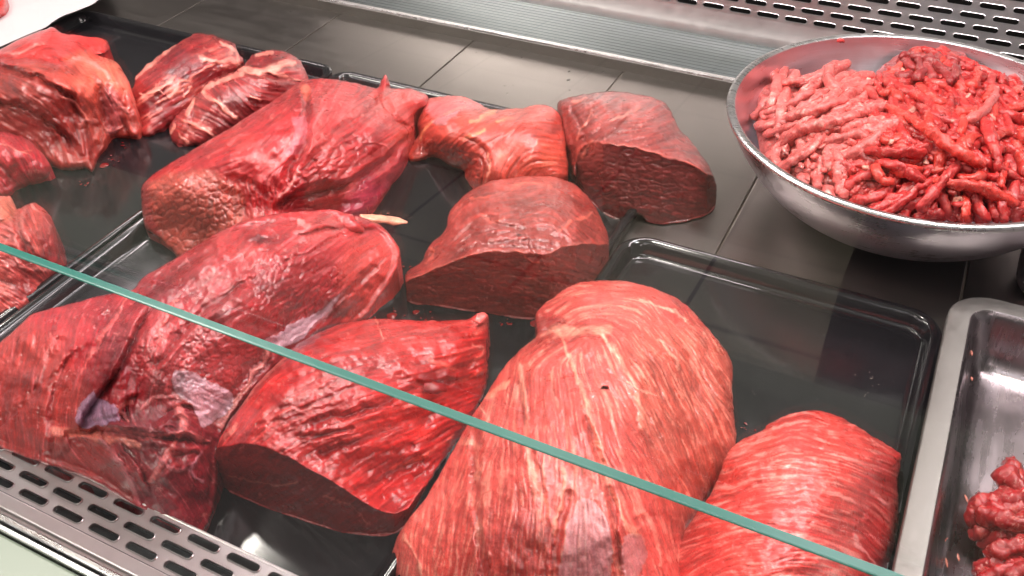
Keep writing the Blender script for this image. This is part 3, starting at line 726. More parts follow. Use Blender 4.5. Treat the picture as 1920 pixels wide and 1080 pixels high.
p.patch('silverskin', silv2, SKIN, e, (.50, .32, .48), lift=.3, fib=.12, rough=.25)
p.patch('silverskin', silv3, SKIN, e, (.74, .46, .54), lift=.4, fib=.12, rough=.3)
o = strip('fat_tag', [(676, 406, 52), (700, 410, 46), (735, 413, 38), (764, 417, 34)], [3, 6.5, 6, 1.2], SKIN, e, (.74, .33, .22), flat=.45)
strip('meat_flap', [(560, 404, 76), (610, 402, 74), (640, 410, 72), (660, 422, 68), (678, 430, 60)], [2, 6, 7, 9, 4], MEAT, e, (.46, .03, .035), flat=.6)

# ---- cone shaped roast, lower middle
e = meat_thing('wedge_beef_roast', 'red wedge roast pointing to upper right, with a dark shaded cut face below', 'meat', GRP, (600, 960))
T11 = [(440, 838), (490, 832), (540, 840), (580, 858), (630, 895), (680, 938), (715, 965)]
b11 = {440: 925, 490: 945, 540: 962, 580: 975, 630: 990, 680: 1002, 715: 996}
p = Piece([(405, 845, 40), (430, 790, 48), (470, 735, 54), (520, 680, 58), (575, 635, 58), (640, 607, 54), (700, 598, 50), (760, 599, 46), (820, 601, 42), (870, 600, 38), (893, 590, 38), (912, 588, 36), (916, 610, 28), (912, 660, 18), (914, 700, 8), (905, 740, 2), (880, 790, 0), (840, 850, 0), (795, 920, 0, 14),
           (765, 980, 0, 18), (740, 1000, 0, 24), (700, 1004, 0, 36), (640, 996, 0, 52), (560, 972, 0, 66), (490, 948, 0, 66), (430, 920, 0, 58), (405, 895, 8, 50)],
          [(480, 860, 70), (560, 900, 68), (640, 940, 54), (480, 780, 74), (540, 720, 82), (620, 660, 80), (700, 640, 72), (780, 640, 62), (860, 640, 50), (620, 740, 84), (720, 720, 72), (820, 700, 50), (880, 700, 28), (560, 790, 78), (650, 820, 66), (740, 800, 48), (820, 780, 28), (700, 880, 36), (760, 860, 26), (740, 940, 18), (780, 900, 8), (600, 860, 60)],
          puff=9, R=40, flow=((480, 760, -50), (600, 720, -20), (700, 650, -5), (830, 620, -10), (700, 780, -20), (650, 850, -25), (720, 900, -30), (560, 800, -30)))
p.base((.26, .010, .012), (.41, .026, .024), (.50, .055, .042), 110)
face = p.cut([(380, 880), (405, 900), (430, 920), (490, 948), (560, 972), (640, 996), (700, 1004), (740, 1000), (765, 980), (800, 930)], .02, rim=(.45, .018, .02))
p.fibre(.11, .26, 5, 80, 1 - face); p.lumps(44, 3, 0, 1 - face); p.lumps(15, .9, 1)
p.grain(face, 12, .5, .08, (.24, .036, .03), .85, 2.0, .5, .12)  # cut face coloured darker to stand in for the shade on it
p.fat([(430, 890), (480, 905), (530, 910), (560, 900)], 1.6, FAT, .4, .2); p.fat([(600, 930), (660, 950), (690, 985)], 1.4, FAT, .35, .2)
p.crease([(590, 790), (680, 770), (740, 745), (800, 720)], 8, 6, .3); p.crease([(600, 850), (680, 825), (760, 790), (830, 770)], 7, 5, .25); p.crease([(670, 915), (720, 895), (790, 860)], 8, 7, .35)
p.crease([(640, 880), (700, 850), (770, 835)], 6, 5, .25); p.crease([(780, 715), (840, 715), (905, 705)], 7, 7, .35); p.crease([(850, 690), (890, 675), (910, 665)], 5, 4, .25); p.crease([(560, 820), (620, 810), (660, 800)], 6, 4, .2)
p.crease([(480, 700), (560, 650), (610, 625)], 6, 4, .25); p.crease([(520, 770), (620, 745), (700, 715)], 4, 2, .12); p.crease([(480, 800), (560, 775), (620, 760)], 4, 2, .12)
for q, w, c in (([(740, 880), (800, 850), (850, 815)], 3.5, (.66, .17, .11)), ([(760, 770), (790, 760), (810, 765)], 4, (.74, .36, .28)), ([(700, 585), (720, 640)], 1, FAT), ([(890, 640), (905, 655), (880, 680)], 3, (.70, .26, .18)), ([(800, 675), (830, 680), (850, 688)], 3, (.66, .2, .14)), ([(900, 592), (905, 605), (890, 620)], 4, (.66, .2, .14)),
                ([(440, 795), (425, 820)], 4, (.74, .42, .3)), ([(780, 665), (800, 660)], 4, (.75, .5, .45)), ([(450, 760), (490, 710), (540, 670)], 2.5, (.7, .34, .26)), ([(840, 725), (870, 712), (905, 690)], 3, (.60, .12, .07))):
    p.fat(q, w, c, .65, .7)
p.flecks((.72, .34, .26), 5, .75, .5, 1 - face); p.marble((.60, .15, .12), 1.5, .4, 4, 80, .45, 1 - face, 5, .2); p.marble((.18, .006, .010), 1.6, .5, 4, 60, .28, 1 - face, 25, -.25)
p.mix(p.poly([(780, 700), (830, 690), (870, 720), (820, 735)], 8), (.22, .006, .012), .6)
p.ledge([(870, 712), (800, 722), (740, 746), (680, 772), (590, 792)], 6, 28, .2); p.ledge([(800, 858), (720, 896), (665, 920)], 7, 28, .25); p.ledge([(770, 790), (680, 826), (600, 852)], 4, 25)
p.rough = p.rough - .02
p.build('flesh', MEAT, e)
strip('fat_tag', [(893, 605, 42), (903, 594, 42), (910, 592, 38)], [3, 5, 3], SKIN, e, (.66, .10, .09))
strip('blood_clot', [(795, 725, 58), (815, 727, 56), (835, 728, 50)], [3, 6, 3], SKIN, e, (.22, .004, .012))

# ---- big marbled piece
e = meat_thing('marbled_beef_roast', 'large orange-pink marbled roast with cream fat seams, right of the wedge roast', 'meat', GRP, (1000, 1100))
p = Piece([(735, 1050, 4), (742, 1010, 10), (765, 975, 16), (800, 930, 22), (830, 880, 28), (860, 825, 34), (885, 780, 40), (915, 735, 46), (940, 695, 50), (975, 655, 54), (1004, 630, 56), (1003, 600, 46), (1010, 580, 44), (1040, 555, 44), (1080, 532, 44), (1125, 526, 44), (1175, 527, 44), (1225, 540, 44), (1270, 560, 44), (1305, 590, 44), (1340, 630, 42), (1368, 670, 38), (1374, 700, 34), (1374, 740, 28),
           (1378, 790, 20), (1380, 830, 12), (1360, 880, 5), (1330, 930, 2), (1290, 1000, 4), (1270, 1150, 40), (1000, 1190, 70), (820, 1160, 36), (745, 1085, 4)],
          [(800, 1020, 40), (850, 960, 56), (900, 880, 68), (950, 800, 80), (1000, 730, 88), (1050, 680, 90), (1100, 620, 84), (1180, 590, 76), (1250, 620, 72), (1310, 680, 62), (1340, 760, 46), (1150, 700, 100), (1230, 760, 86), (1300, 840, 48), (1060, 800, 108), (1150, 850, 104), (1240, 900, 70), (960, 920, 98), (1060, 940, 106), (1160, 980, 102), (1240, 1000, 60), (900, 1020, 80), (1000, 1060, 96), (1120, 1080, 94), (800, 1080, 40), (1040, 600, 60)],
          puff=12, R=50, flow=((850, 980, -80), (880, 830, -70), (900, 900, 95), (960, 800, 88), (1000, 950, 90), (960, 1050, 92), (1050, 620, -30), (1150, 560, 5), (1130, 700, 65), (1080, 800, 80), (1250, 620, 45), (1330, 700, 60), (1230, 780, 60), (1300, 860, 70), (1150, 950, 75), (1180, 850, 60)))
p.base((.44, .075, .06), (.57, .112, .082), (.64, .19, .14), 100)
rt = p.poly([(1180, 640), (1300, 620), (1390, 680), (1390, 850), (1280, 1000), (1220, 860)], 30)
p.mix(rt, (.42, .14, .08), .55)
p.fibre(.045, .25, 5, 40); p.lumps(50, 3.0); p.lumps(16, .7, 1)
p.marble((.82, .50, .32), 1.15, .55, 5.5, 110, .42, 1 - .5 * rt, 5, .25); p.marble((.80, .46, .30), 1.05, .6, 3.0, 50, .5, 1.0, 15, .2)
p.marble((.76, .45, .28), 1.2, .6, 4, 45, .45, rt, 25, .3)
p.crease([(895, 790), (892, 860), (895, 940), (905, 1080)], 7, 8, .22); p.crease([(975, 720), (990, 820), (1010, 900), (1025, 990)], 6, 5, .15); p.crease([(1100, 790), (1130, 880), (1150, 960), (1160, 1080)], 7, 8, .25)
p.crease([(1060, 930), (1050, 990), (1035, 1060)], 6, 5, .2); p.crease([(1200, 980), (1240, 970), (1270, 990)], 8, 7, .25); p.crease([(1004, 632), (1040, 622), (1090, 625), (1130, 640)], 6, 5, .15); p.crease([(840, 880), (835, 960), (820, 1040)], 5, 3, .12)
for q, w, c in (([(1045, 615), (1060, 640), (1075, 690), (1100, 740), (1110, 790), (1130, 860), (1150, 930), (1190, 1000)], 7, (.78, .43, .26)), ([(1040, 612), (1090, 620), (1140, 615)], 10, (.78, .44, .27)), ([(975, 685), (985, 730), (992, 780), (990, 830), (1005, 900), (1030, 970)], 6, (.78, .43, .28)),
                ([(915, 745), (940, 730), (955, 715)], 6, (.84, .48, .28)), ([(865, 825), (890, 830), (897, 870), (895, 900)], 6, (.78, .44, .28)), ([(1150, 640), (1175, 690), (1195, 745), (1205, 800)], 5, (.80, .42, .26)), ([(1130, 620), (1150, 650), (1165, 680)], 3, CREAM), ([(1240, 640), (1265, 670), (1275, 690)], 2.5, CREAM),
                ([(1060, 880), (1050, 940), (1040, 1000)], 5, (.78, .40, .24)), ([(1190, 905), (1205, 960), (1230, 1010), (1240, 1060)], 6, (.78, .42, .28)), ([(1170, 720), (1230, 740)], 2, CREAM), ([(900, 760), (920, 790)], 3, CREAM), ([(1200, 560), (1260, 580), (1290, 600)], 2.5, CREAM), ([(760, 1000), (780, 1040), (790, 1080)], 3, FAT)):
    p.fat(q, w * .8, c, .75, .7)
p.mix(p.poly([(1006, 600), (1040, 590), (1060, 600), (1030, 620), (1005, 625)], 6), (.22, .03, .03), .7)
p.mix(p.blob(1138, 731, 9, 3.2, .3), (.02, .004, .004), 1.0); p.z = p.z - 4 * p.blob(1138, 731, 8, 3)
p.ledge([(1130, 632), (1090, 620), (1045, 618), (1002, 640)], 7, 45, .15); p.ledge([(898, 770), (892, 860), (896, 940), (905, 1100)], 5, 45, .15); p.ledge([(1165, 1100), (1150, 960), (1130, 880), (1095, 780)], 7, 55, .2)
s1 = p.poly([(1075, 940), (1100, 930), (1130, 960), (1145, 1010), (1140, 1100), (1050, 1100), (1055, 1020)], 8); s2 = p.poly([(970, 1040), (1000, 1020), (1010, 1060), (1000, 1110), (960, 1100)], 10); s3 = p.poly([(1170, 1010), (1200, 1000), (1210, 1060), (1180, 1100), (1160, 1060)], 8)
p.build('flesh', MEAT, e)
p.patch('silverskin', s1, SKIN, e, (.58, .24, .26), lift=.2, fib=.12, rough=.25)
p.patch('silverskin', s3, SKIN, e, (.56, .21, .22), lift=.2, fib=.12, rough=.25)

# ---- marbled piece at bottom right
e = meat_thing('marbled_beef_roast', 'domed red roast with fine sideways white marbling, beside the steel pan', 'meat', GRP, (1500, 1100))
p = Piece([(1230, 1120, 6), (1260, 1040, 14), (1300, 970, 22), (1335, 920, 28), (1352, 880, 32), (1362, 850, 36), (1385, 828, 42), (1430, 805, 50), (1440, 795, 52), (1475, 778, 54), (1520, 769, 56), (1560, 775, 54), (1600, 795, 50), (1640, 820, 44), (1680, 845, 34), (1690, 858, 30), (1684, 900, 24), (1686, 960, 16), (1680, 1020, 10), (1665, 1080, 4), (1650, 1180, 10), (1450, 1200, 60), (1240, 1180, 30)],
          [(1400, 880, 70), (1460, 830, 78), (1540, 820, 82), (1610, 850, 72), (1650, 900, 50), (1380, 960, 70), (1470, 920, 92), (1570, 930, 84), (1640, 980, 44), (1330, 1040, 60), (1430, 1020, 92), (1540, 1030, 86), (1620, 1060, 44), (1400, 1100, 84), (1520, 1110, 80)],
          puff=12, R=50, flow=((1300, 1030, -30), (1400, 900, -20), (1460, 800, -10), (1560, 810, 15), (1640, 870, 30), (1450, 960, 0), (1560, 950, 15), (1640, 1000, 50), (1450, 1060, -10)))
p.base((.46, .035, .03), (.58, .055, .042), (.64, .10, .07), 100)
p.fibre(.05, .25, 5, 45); p.lumps(44, 2.4); p.lumps(15, .6, 1)
p.marble((.84, .50, .38), 1.05, .6, 5, 80, .5, 1.0, 5, .3); p.marble((.82, .46, .34), .9, .6, 2.8, 45, .5, 1.0, 15, .2)
p.mix(p.poly([(1620, 880), (1690, 850), (1700, 1080), (1620, 1060), (1600, 960)], 22), (.42, .03, .035), .6)
p.crease([(1570, 965), (1590, 975), (1620, 970)], 6, 4, .2); p.crease([(1640, 860), (1670, 880), (1688, 870)], 4, 3, .2)
p.fat([(1365, 852), (1400, 840), (1440, 812)], 4, (.76, .36, .28), .6); p.fat([(1600, 1010), (1630, 1040), (1650, 1070)], 4, (.8, .5, .42), .6); p.fat([(1640, 920), (1665, 950)], 3, (.8, .5, .42), .5)
p.build('flesh', MEAT, e)

# ------------------------------------------------------------------ setting
DECK = steel('deck_steel', (.25, .23, .215), .36, (2.0, 22, 4), .06, .03, -.12)
DARK, _nt, _b = mat_new('dark_gap'); _b.inputs['Base Color'].default_value = (.02, .017, .016, 1); _b.inputs['Roughness'].default_value = .6
STEEL = steel('brushed_steel', (.70, .69, .69), .28, (5, 200, 5), .10, .12)
STEEL2 = steel('pressed_steel', (.74, .70, .70), .36, (30, 30, 30), .04, .04, -.15)
BOWLM = steel('spun_steel', (.80, .74, .80), .30, (12, 12, 260), .06, .05)
RIMM = steel('scratched_steel', (.24, .23, .215), .5, (90, 90, 90), .14, .25, .15)


GROUT, _nt, _b = mat_new('joint_grime'); _b.inputs['Base Color'].default_value = (.20, .17, .14, 1); _b.inputs['Roughness'].default_value = .7


def boxes(name, L, mat, parent=None, bevel=.0006):
    V, Fc = [], []
    for x0, x1, y0, y1, z0, z1 in L:
        b = len(V)
        V += [(x, y, z) for z in (z0, z1) for y in (y0, y1) for x in (x0, x1)]
        Fc += [[b + i for i in f] for f in ((0, 2, 3, 1), (4, 5, 7, 6), (0, 1, 5, 4), (2, 6, 7, 3), (0, 4, 6, 2), (1, 3, 7, 5))]
    o = mesh_obj(name, V, Fc, mat, parent, False)
    if bevel:
        m = o.modifiers.new('b', 'BEVEL'); m.width = bevel; m.segments = 2; m.limit_method = 'ANGLE'
    return o


SX0, SP = -0.1440, 0.2111
L = []
for k in range(-6, 5):
    L.append((SX0 + SP * k + .0009, SX0 + SP * (k + 1) - .0009, .16, 1.00, -.0021, 0.0))
tag(boxes('counter_deck', L, DECK, None, .0008), kind='structure')
tag(boxes('floor', [(-3, 3, .12, 2.2, -.05, -.0023)], GROUT, None, 0), kind='structure')

# ribbed channel floor and the raised steel rail behind the deck
RIB = steel('ribbed_steel', (.15, .18, .185), .32, (1, 60, 2), .06, .05)
L = [(-2.2, 1.6, 1.006 + i * .0040, 1.006 + i * .0040 + .0039, -.004, .0005 + .0003 * (i % 2)) for i in range(30)]
tag(boxes('channel_floor', L, RIB, None, .0006), kind='structure')
rail = empty('steel_rail', (-.3, .995, 0)); tag(rail, 'long bright steel edge rail crossing the counter behind the meat', 'rail')
boxes('rail_face', [(-2.2, 1.6, .9905, .9925, -.004, .0135)], RIMM, rail, .0004)
boxes('rail_top', [(-2.2, 1.6, .9925, 1.0010, .0110, .0155)], STEEL, rail, .0016)


def slotted(origin, u, v, nrm, pitch, rowp, sl, sw, rows, cols, depth=.0022, skip=(), half=.5, nseg=6, name='panel', mat=None, parent=None, rimmat=None):
    """sheet metal with real slot-shaped holes, staggered row by row"""
    origin, u, v, nrm = map(np.array, (origin, u, v, nrm))
    V, Fc, RV, RF = [], [], [], []
    cw = pitch / 2; ch = rowp / 2; r = sw / 2; hx = sl / 2 - r
    ang = [math.pi / 2 - math.pi * k / nseg for k in range(nseg + 1)]
    inner = [(hx + r * math.cos(a), r * math.sin(a)) for a in ang] + [(-hx - r * math.cos(a), -r * math.sin(a)) for a in ang]
    m = len(inner)
    outer = []
    for (x, y) in inner:
        if abs(x) <= hx + 1e-6: outer.append((x, ch if y > 0 else -ch))
        else:
            dx, dy = x - math.copysign(hx, x), y
            t = min((cw - hx) / abs(dx) if abs(dx) > 1e-6 else 9, ch / abs(dy) if abs(dy) > 1e-6 else 9)
            outer.append((math.copysign(hx, x) + dx * t, dy * t))
    for j in range(rows):
        for i in range(cols):
            cx = (i + (half if j % 2 else 0)) * pitch; cy = (j + .5) * rowp
            c = origin + u * cx + v * cy
            b = len(V)
            if j in skip:
                V += [c + u * a + v * d for a, d in ((-cw, -ch), (cw, -ch), (cw, ch), (-cw, ch))]; Fc.append([b, b + 1, b + 2, b + 3]); continue
            V += [c + u * x + v * y for x, y in outer] + [c + u * x + v * y for x, y in inner]
            Fc += [[b + k, b + (k + 1) % m, b + m + (k + 1) % m, b + m + k] for k in range(m)]
            # corners between the fan and the cell's rectangle
            for sx in (1, -1):
                for sy in (1, -1):
                    q = len(V); V.append(c + u * (sx * cw) + v * (sy * ch))
                    ks = [k for k in range(m) if outer[k][0] * sx > 0 and outer[k][1] * sy > 0]
                    side = [k for k in ks if abs(abs(outer[k][0]) - cw) < 1e-7]; top = [k for k in ks if abs(abs(outer[k][1]) - ch) < 1e-7]
                    if side and top:
                        ka = max(side, key=lambda k: abs(outer[k][1])); kb = max(top, key=lambda k: abs(outer[k][0]))
                        if ka != kb: Fc.append([b + ka, q, b + kb] )
            # folded rim of the hole
            b2 = len(RV)
            for off, dn in ((.0000, .0004), (.0006, .0009), (.0009, -.0002), (.0006, -depth)):
                for x, y in inner:
                    L_ = math.hypot(x - max(-hx, min(hx, x)), y) + 1e-9
                    nx = (x - max(-hx, min(hx, x))) / L_; ny = y / L_
                    RV.append(c + u * (x - nx * off) + v * (y - ny * off) + nrm * dn)
            for t in range(3):
                RF += [[b2 + t * m + k, b2 + t * m + (k + 1) % m, b2 + (t + 1) * m + (k + 1) % m, b2 + (t + 1) * m + k] for k in range(m)]
    nb = len(V)
    return mesh_obj(name, np.array(V + RV), Fc + [[i + nb for i in f] for f in RF], mat, parent, False)


# back air grille: a lip on the channel floor, then the slotted sheet
bg = empty('air_grille', (-.2, 1.13, 0)); tag(bg, 'upright slotted steel air grille along the back behind the mince bowl', 'grille')
prof = [(1.1265, -.002), (1.1265, .006), (1.130, .012), (1.1345, .026), (1.136, .031)]
V = [(x, y, z) for x in (-2.2, 1.6) for y, z in prof]; n = len(prof)
mesh_obj('grille_lip', V, [[i, i + n, i + n + 1, i + 1] for i in range(n - 1)], STEEL2, bg)
import mathutils
tv = np.array([0, .18, .98]); tv = tv / np.linalg.norm(tv)
slotted((-.93, 1.136, .031), (1, 0, 0), tv, (0, -tv[2], tv[1]), .0355, .0128, .0288, .0074, 14, 60, skip=(6, 7), name='slotted_sheet', mat=STEEL2, parent=bg, rimmat=STEEL)
boxes('duct_back', [(-2.2, 1.6, 1.21, 1.22, -.01, .3)], DARK, bg, 0)

# front air grille, in front of the trays
FZ = .034
ya = U(0, 852, FZ)[1]; yb = U(0, 938, FZ)[1]
fg = empty('air_grille', (-.45, ya, FZ)); tag(fg, 'flat slotted steel air grille along the front at lower left, under the huge roast', 'grille')
pB = [U(x, y, FZ) for x, y in ((27, 878), (87, 910), (152, 942), (219, 976), (287, 1010), (359, 1046))]
pitch = (pB[-1][0] - pB[0][0]) / 5
rowp = U(27, 878, FZ)[1] - U(32, 914, FZ)[1]
ymid = float(np.mean([q[1] for q in pB]))
print('front grille pitch', pitch, 'row', rowp, 'y', ya, ymid, yb)
slotted((pB[0][0] - pitch * 8, ymid - rowp * 1.5, FZ), (1, 0, 0), (0, 1, 0), (0, 0, 1), pitch, rowp, pitch * .80, rowp * .60, 3, 26, name='slotted_sheet', mat=STEEL2, parent=fg, rimmat=STEEL, half=.62)
y0 = ymid - rowp * 1.5; y1 = ymid + rowp * 1.5
boxes('front_flange', [(-1.6, .9, y0 - .010, y0 - .0002, FZ - .004, FZ + .0003), (-1.6, .9, y0 - .0135, y0 - .010, FZ - .012, FZ - .002)], STEEL2, fg, .001)
boxes('rear_flange', [(-1.6, .9, y1 + .0002, y1 + .0022, FZ - .028, FZ)], STEEL2, fg, .0006)
boxes('duct_floor', [(-1.6, .9, y0, y1 + .0, FZ - .030, FZ - .026)], RIB, fg, .0)
sill = empty('front_sill', (-.45, y0 - .02, FZ)); tag(sill, 'pale green-grey front sill with bright steel trim, lowest left corner', 'sill')
boxes('trim', [(-1.6, .9, y0 - .0185, y0 - .0140, FZ - .006, FZ + .004), (-1.6, .9, y0 - .0235, y0 - .0195, FZ - .008, FZ + .002)], STEEL, sill, .0012)
CRM, _nt, _b = mat_new('painted_sill'); _b.inputs['Base Color'].default_value = (.15, .18, .14, 1); _b.inputs['Roughness'].default_value = .35
boxes('sill_board', [(-1.6, .9, .02, y0 - .024, FZ - .03, FZ - .001)], CRM, sill, .002)


def rrect(x0, x1, y0, y1, r, n=8):
    out = []
    for cx, cy, a0 in ((x1 - r, y1 - r, 0), (x0 + r, y1 - r, 90), (x0 + r, y0 + r, 180), (x1 - r, y0 + r, 270)):
        for k in range(n + 1):
            a = math.radians(a0 + 90 * k / n); out.append((cx + r * math.cos(a), cy + r * math.sin(a)))
    return out


def loft(rings):
    V = [p for r in rings for p in r]; m = len(rings[0]); Fc = []
    for i in range(len(rings) - 1):
        Fc += [[i * m + k, i * m + (k + 1) % m, (i + 1) * m + (k + 1) % m, (i + 1) * m + k] for k in range(m)]
    return V, Fc, m


def tray(label, x0, x1, y0, y1, mat, prof, r, name='display_tray', cat='tray', floor=True, rimcount=3, rimmat=None, group=None, rmin=.006):
    """prof: (inset, z) from the outer hem over the rim down to the floor"""
    e = empty(name, ((x0 + x1) / 2, (y0 + y1) / 2, 0)); tag(e, label, cat, group)
    rings = [[(x, y, z) for x, y in rrect(x0 + d, x1 - d, y0 + d, y1 - d, max(r - d, rmin) if d > 0 else r)] for d, z in prof]
    V, Fc, m = loft(rings[:rimcount + 1]); mesh_obj('rim', V, Fc, rimmat or mat, e)
    V, Fc, m = loft(rings[rimcount:]); mesh_obj('side_wall', V, Fc, mat, e)
    if floor: mesh_obj('tray_floor', rings[-1], [list(range(m))], mat, e, False)
    return e


BLK, nt, b = mat_new('black_enamel')
b.inputs['Base Color'].default_value = (.010, .0095, .011, 1); b.inputs['Roughness'].default_value = .16; b.inputs['Specular IOR Level'].default_value = .5
geo = N(nt, 'ShaderNodeNewGeometry'); n1 = N(nt, 'ShaderNodeTexNoise'); n1.inputs['Scale'].default_value = 28; n1.inputs['Detail'].default_value = 8; n1.inputs['Roughness'].default_value = .7
nt.links.new(geo.outputs['Position'], n1.inputs['Vector'])
mr = N(nt, 'ShaderNodeMapRange'); mr.inputs['From Min'].default_value = .35; mr.inputs['From Max'].default_value = .75; mr.inputs['To Min'].default_value = .10; mr.inputs['To Max'].default_value = .20
nt.links.new(n1.outputs['Fac'], mr.inputs['Value']); nt.links.new(mr.outputs['Result'], b.inputs['Roughness'])
n2 = N(nt, 'ShaderNodeTexVoronoi'); n2.inputs['Scale'].default_value = 160; nt.links.new(geo.outputs['Position'], n2.inputs['Vector'])
n3 = N(nt, 'ShaderNodeTexNoise'); n3.inputs['Scale'].default_value = 9; nt.links.new(geo.outputs['Position'], n3.inputs['Vector'])
c1 = N(nt, 'ShaderNodeMapRange'); c1.inputs['From Min'].default_value = .07; c1.inputs['From Max'].default_value = .05; nt.links.new(n2.outputs['Distance'], c1.inputs['Value'])
c2 = N(nt, 'ShaderNodeMapRange'); c2.inputs['From Min'].default_value = .60; c2.inputs['From Max'].default_value = .72; nt.links.new(n3.outputs['Fac'], c2.inputs['Value'])
c3 = N(nt, 'ShaderNodeMath', operation='MULTIPLY'); nt.links.new(c1.outputs[0], c3.inputs[0]); nt.links.new(c2.outputs[0], c3.inputs[1])
cm = N(nt, 'ShaderNodeMix', data_type='RGBA'); cm.inputs['A'].default_value = (.010, .0095, .011, 1); cm.inputs['B'].default_value = (.25, .2, .19, 1)
nt.links.new(c3.outputs[0], cm.inputs['Factor']); nt.links.new(cm.outputs['Result'], b.inputs['Base Color'])

TP = [(0, .006), (0, .0135), (.0012, .0152), (.0035, .0155), (.0065, .0148), (.009, .0125), (.0122, .0050), (.0134, .0030), (.0150, .0021), (.0175, .0018)]
TG = 'black rectangular display trays'
fy = ya + .006
tray('black tray at the left, holding the folded roast and two marbled steaks', -1.100, -.668, fy, .832, BLK, TP, .022, group=TG)
tray('black tray in the middle, full of large red roasts', -.6640, -.2300, fy, .829, BLK, TP, .022, group=TG)
tray('black tray at the right, its empty back corner below the steel bowl', -.2265, .0578, fy - .06, .6675, BLK, TP, .030, group=TG)

# white tray at upper left and the red piece on it
WHT, nt, b = mat_new('white_plastic'); b.inputs['Base Color'].default_value = (.58, .54, .55, 1); b.inputs['Roughness'].default_value = .4
wt = catmull([(200, -30), (182, 2), (150, 18), (118, 30), (98, 42), (84, 52), (50, 66), (0, 88), (-120, 140), (-300, 200), (-420, 60), (-250, -120), (60, -120)], 6)
e = empty('white_tray', tuple(U(60, 20, .03))); tag(e, 'white plastic tray in the upper left corner, red meat on it', 'tray')
R_ = []
for k, z in ((1, .024), (1.0, .031), (.995, .0325), (.985, .0325)):
    c_ = wt.mean(0); q = c_ + (wt - c_) * k; R_.append([tuple(p) for p in U(q[:, 0], q[:, 1], z)])
V, Fc, m_ = loft(R_); mesh_obj('rim', V, Fc, WHT, e); mesh_obj('tray_floor', R_[-1], [list(range(m_))[::-1]], WHT, e, False)

# ------------------------------------------------------------------ bowl
BC = np.array([-.010, .835]); BR = .174; BZ = .100
bw = empty('mixing_bowl', (BC[0], BC[1], 0)); tag(bw, 'wide round stainless steel bowl heaped with pink and red minced meat', 'bowl')


def lathe(prof, c, n=160, wob=0.0):
    a = np.linspace(0, 2 * np.pi, n, endpoint=False)
    return [[(c[0] + r * math.cos(t), c[1] + r * math.sin(t), z) for t in a] for r, z in prof]


V, Fc, m_ = loft(lathe([(BR - .004, BZ - .006), (BR - .0008, BZ - .004), (BR, BZ - .0015), (BR - .0008, BZ + .0005), (BR - .003, BZ + .0014), (BR - .006, BZ + .0012), (BR - .008, BZ)], BC)); mesh_obj('rolled_rim', V, Fc, STEEL, bw)
outp = [(BR - .0042, BZ - .006), (.166, BZ - .016), (.158, .068), (.145, .049), (.128, .031), (.108, .0165), (.086, .006), (.070, .0015), (.062, .0005), (0.001, .0005)]
def smooth_prof(P_, n=5):
    return [tuple(q) for q in catmull(P_, n, False)]
V, Fc, m_ = loft(lathe(smooth_prof(outp), BC)); mesh_obj('bowl_outside', V, [f[::-1] for f in Fc], BOWLM, bw)
inp = [(BR - .008, BZ), (.1625, BZ - .012), (.154, .070), (.141, .051), (.124, .033), (.104, .0185), (.082, .009), (.06, .004), (.001, .003)]
V, Fc, m_ = loft(lathe(smooth_prof(inp), BC)); mesh_obj('bowl_inside', V, Fc, BOWLM, bw)

# ------------------------------------------------------------------ minced meat
MINCE = meat_material('minced_meat', sss=.25, coat=.3, bump=.7, bscale=420, wet=300, wetb=.45)


nt = MINCE.node_tree; b = nt.nodes['Principled BSDF']; src = b.inputs['Base Color'].links[0].from_socket
geo = N(nt, 'ShaderNodeNewGeometry'); nz = N(nt, 'ShaderNodeTexNoise'); nz.inputs['Scale'].default_value = 330; nz.inputs['Detail'].default_value = 3; nz.inputs['Distortion'].default_value = 1.5
nt.links.new(geo.outputs['Position'], nz.inputs['Vector'])
m1 = N(nt, 'ShaderNodeMapRange'); m1.inputs['From Min'].default_value = .59; m1.inputs['From Max'].default_value = .69; m1.inputs['To Max'].default_value = .34; nt.links.new(nz.outputs['Fac'], m1.inputs['Value'])
mf = N(nt, 'ShaderNodeMix', data_type='RGBA'); mf.inputs['B'].default_value = (.82, .50, .42, 1); nt.links.new(src, mf.inputs['A']); nt.links.new(m1.outputs['Result'], mf.inputs['Factor'])
m2 = N(nt, 'ShaderNodeMapRange'); m2.inputs['From Min'].default_value = .47; m2.inputs['From Max'].default_value = .36; m2.inputs['To Max'].default_value = .55; nt.links.new(nz.outputs['Fac'], m2.inputs['Value'])
mg = N(nt, 'ShaderNodeMix', data_type='RGBA'); mg.inputs['B'].default_value = (.28, .015, .02, 1); nt.links.new(mf.outputs['Result'], mg.inputs['A']); nt.links.new(m2.outputs['Result'], mg.inputs['Factor'])
nt.links.new(mg.outputs['Result'], b.inputs['Base Color'])


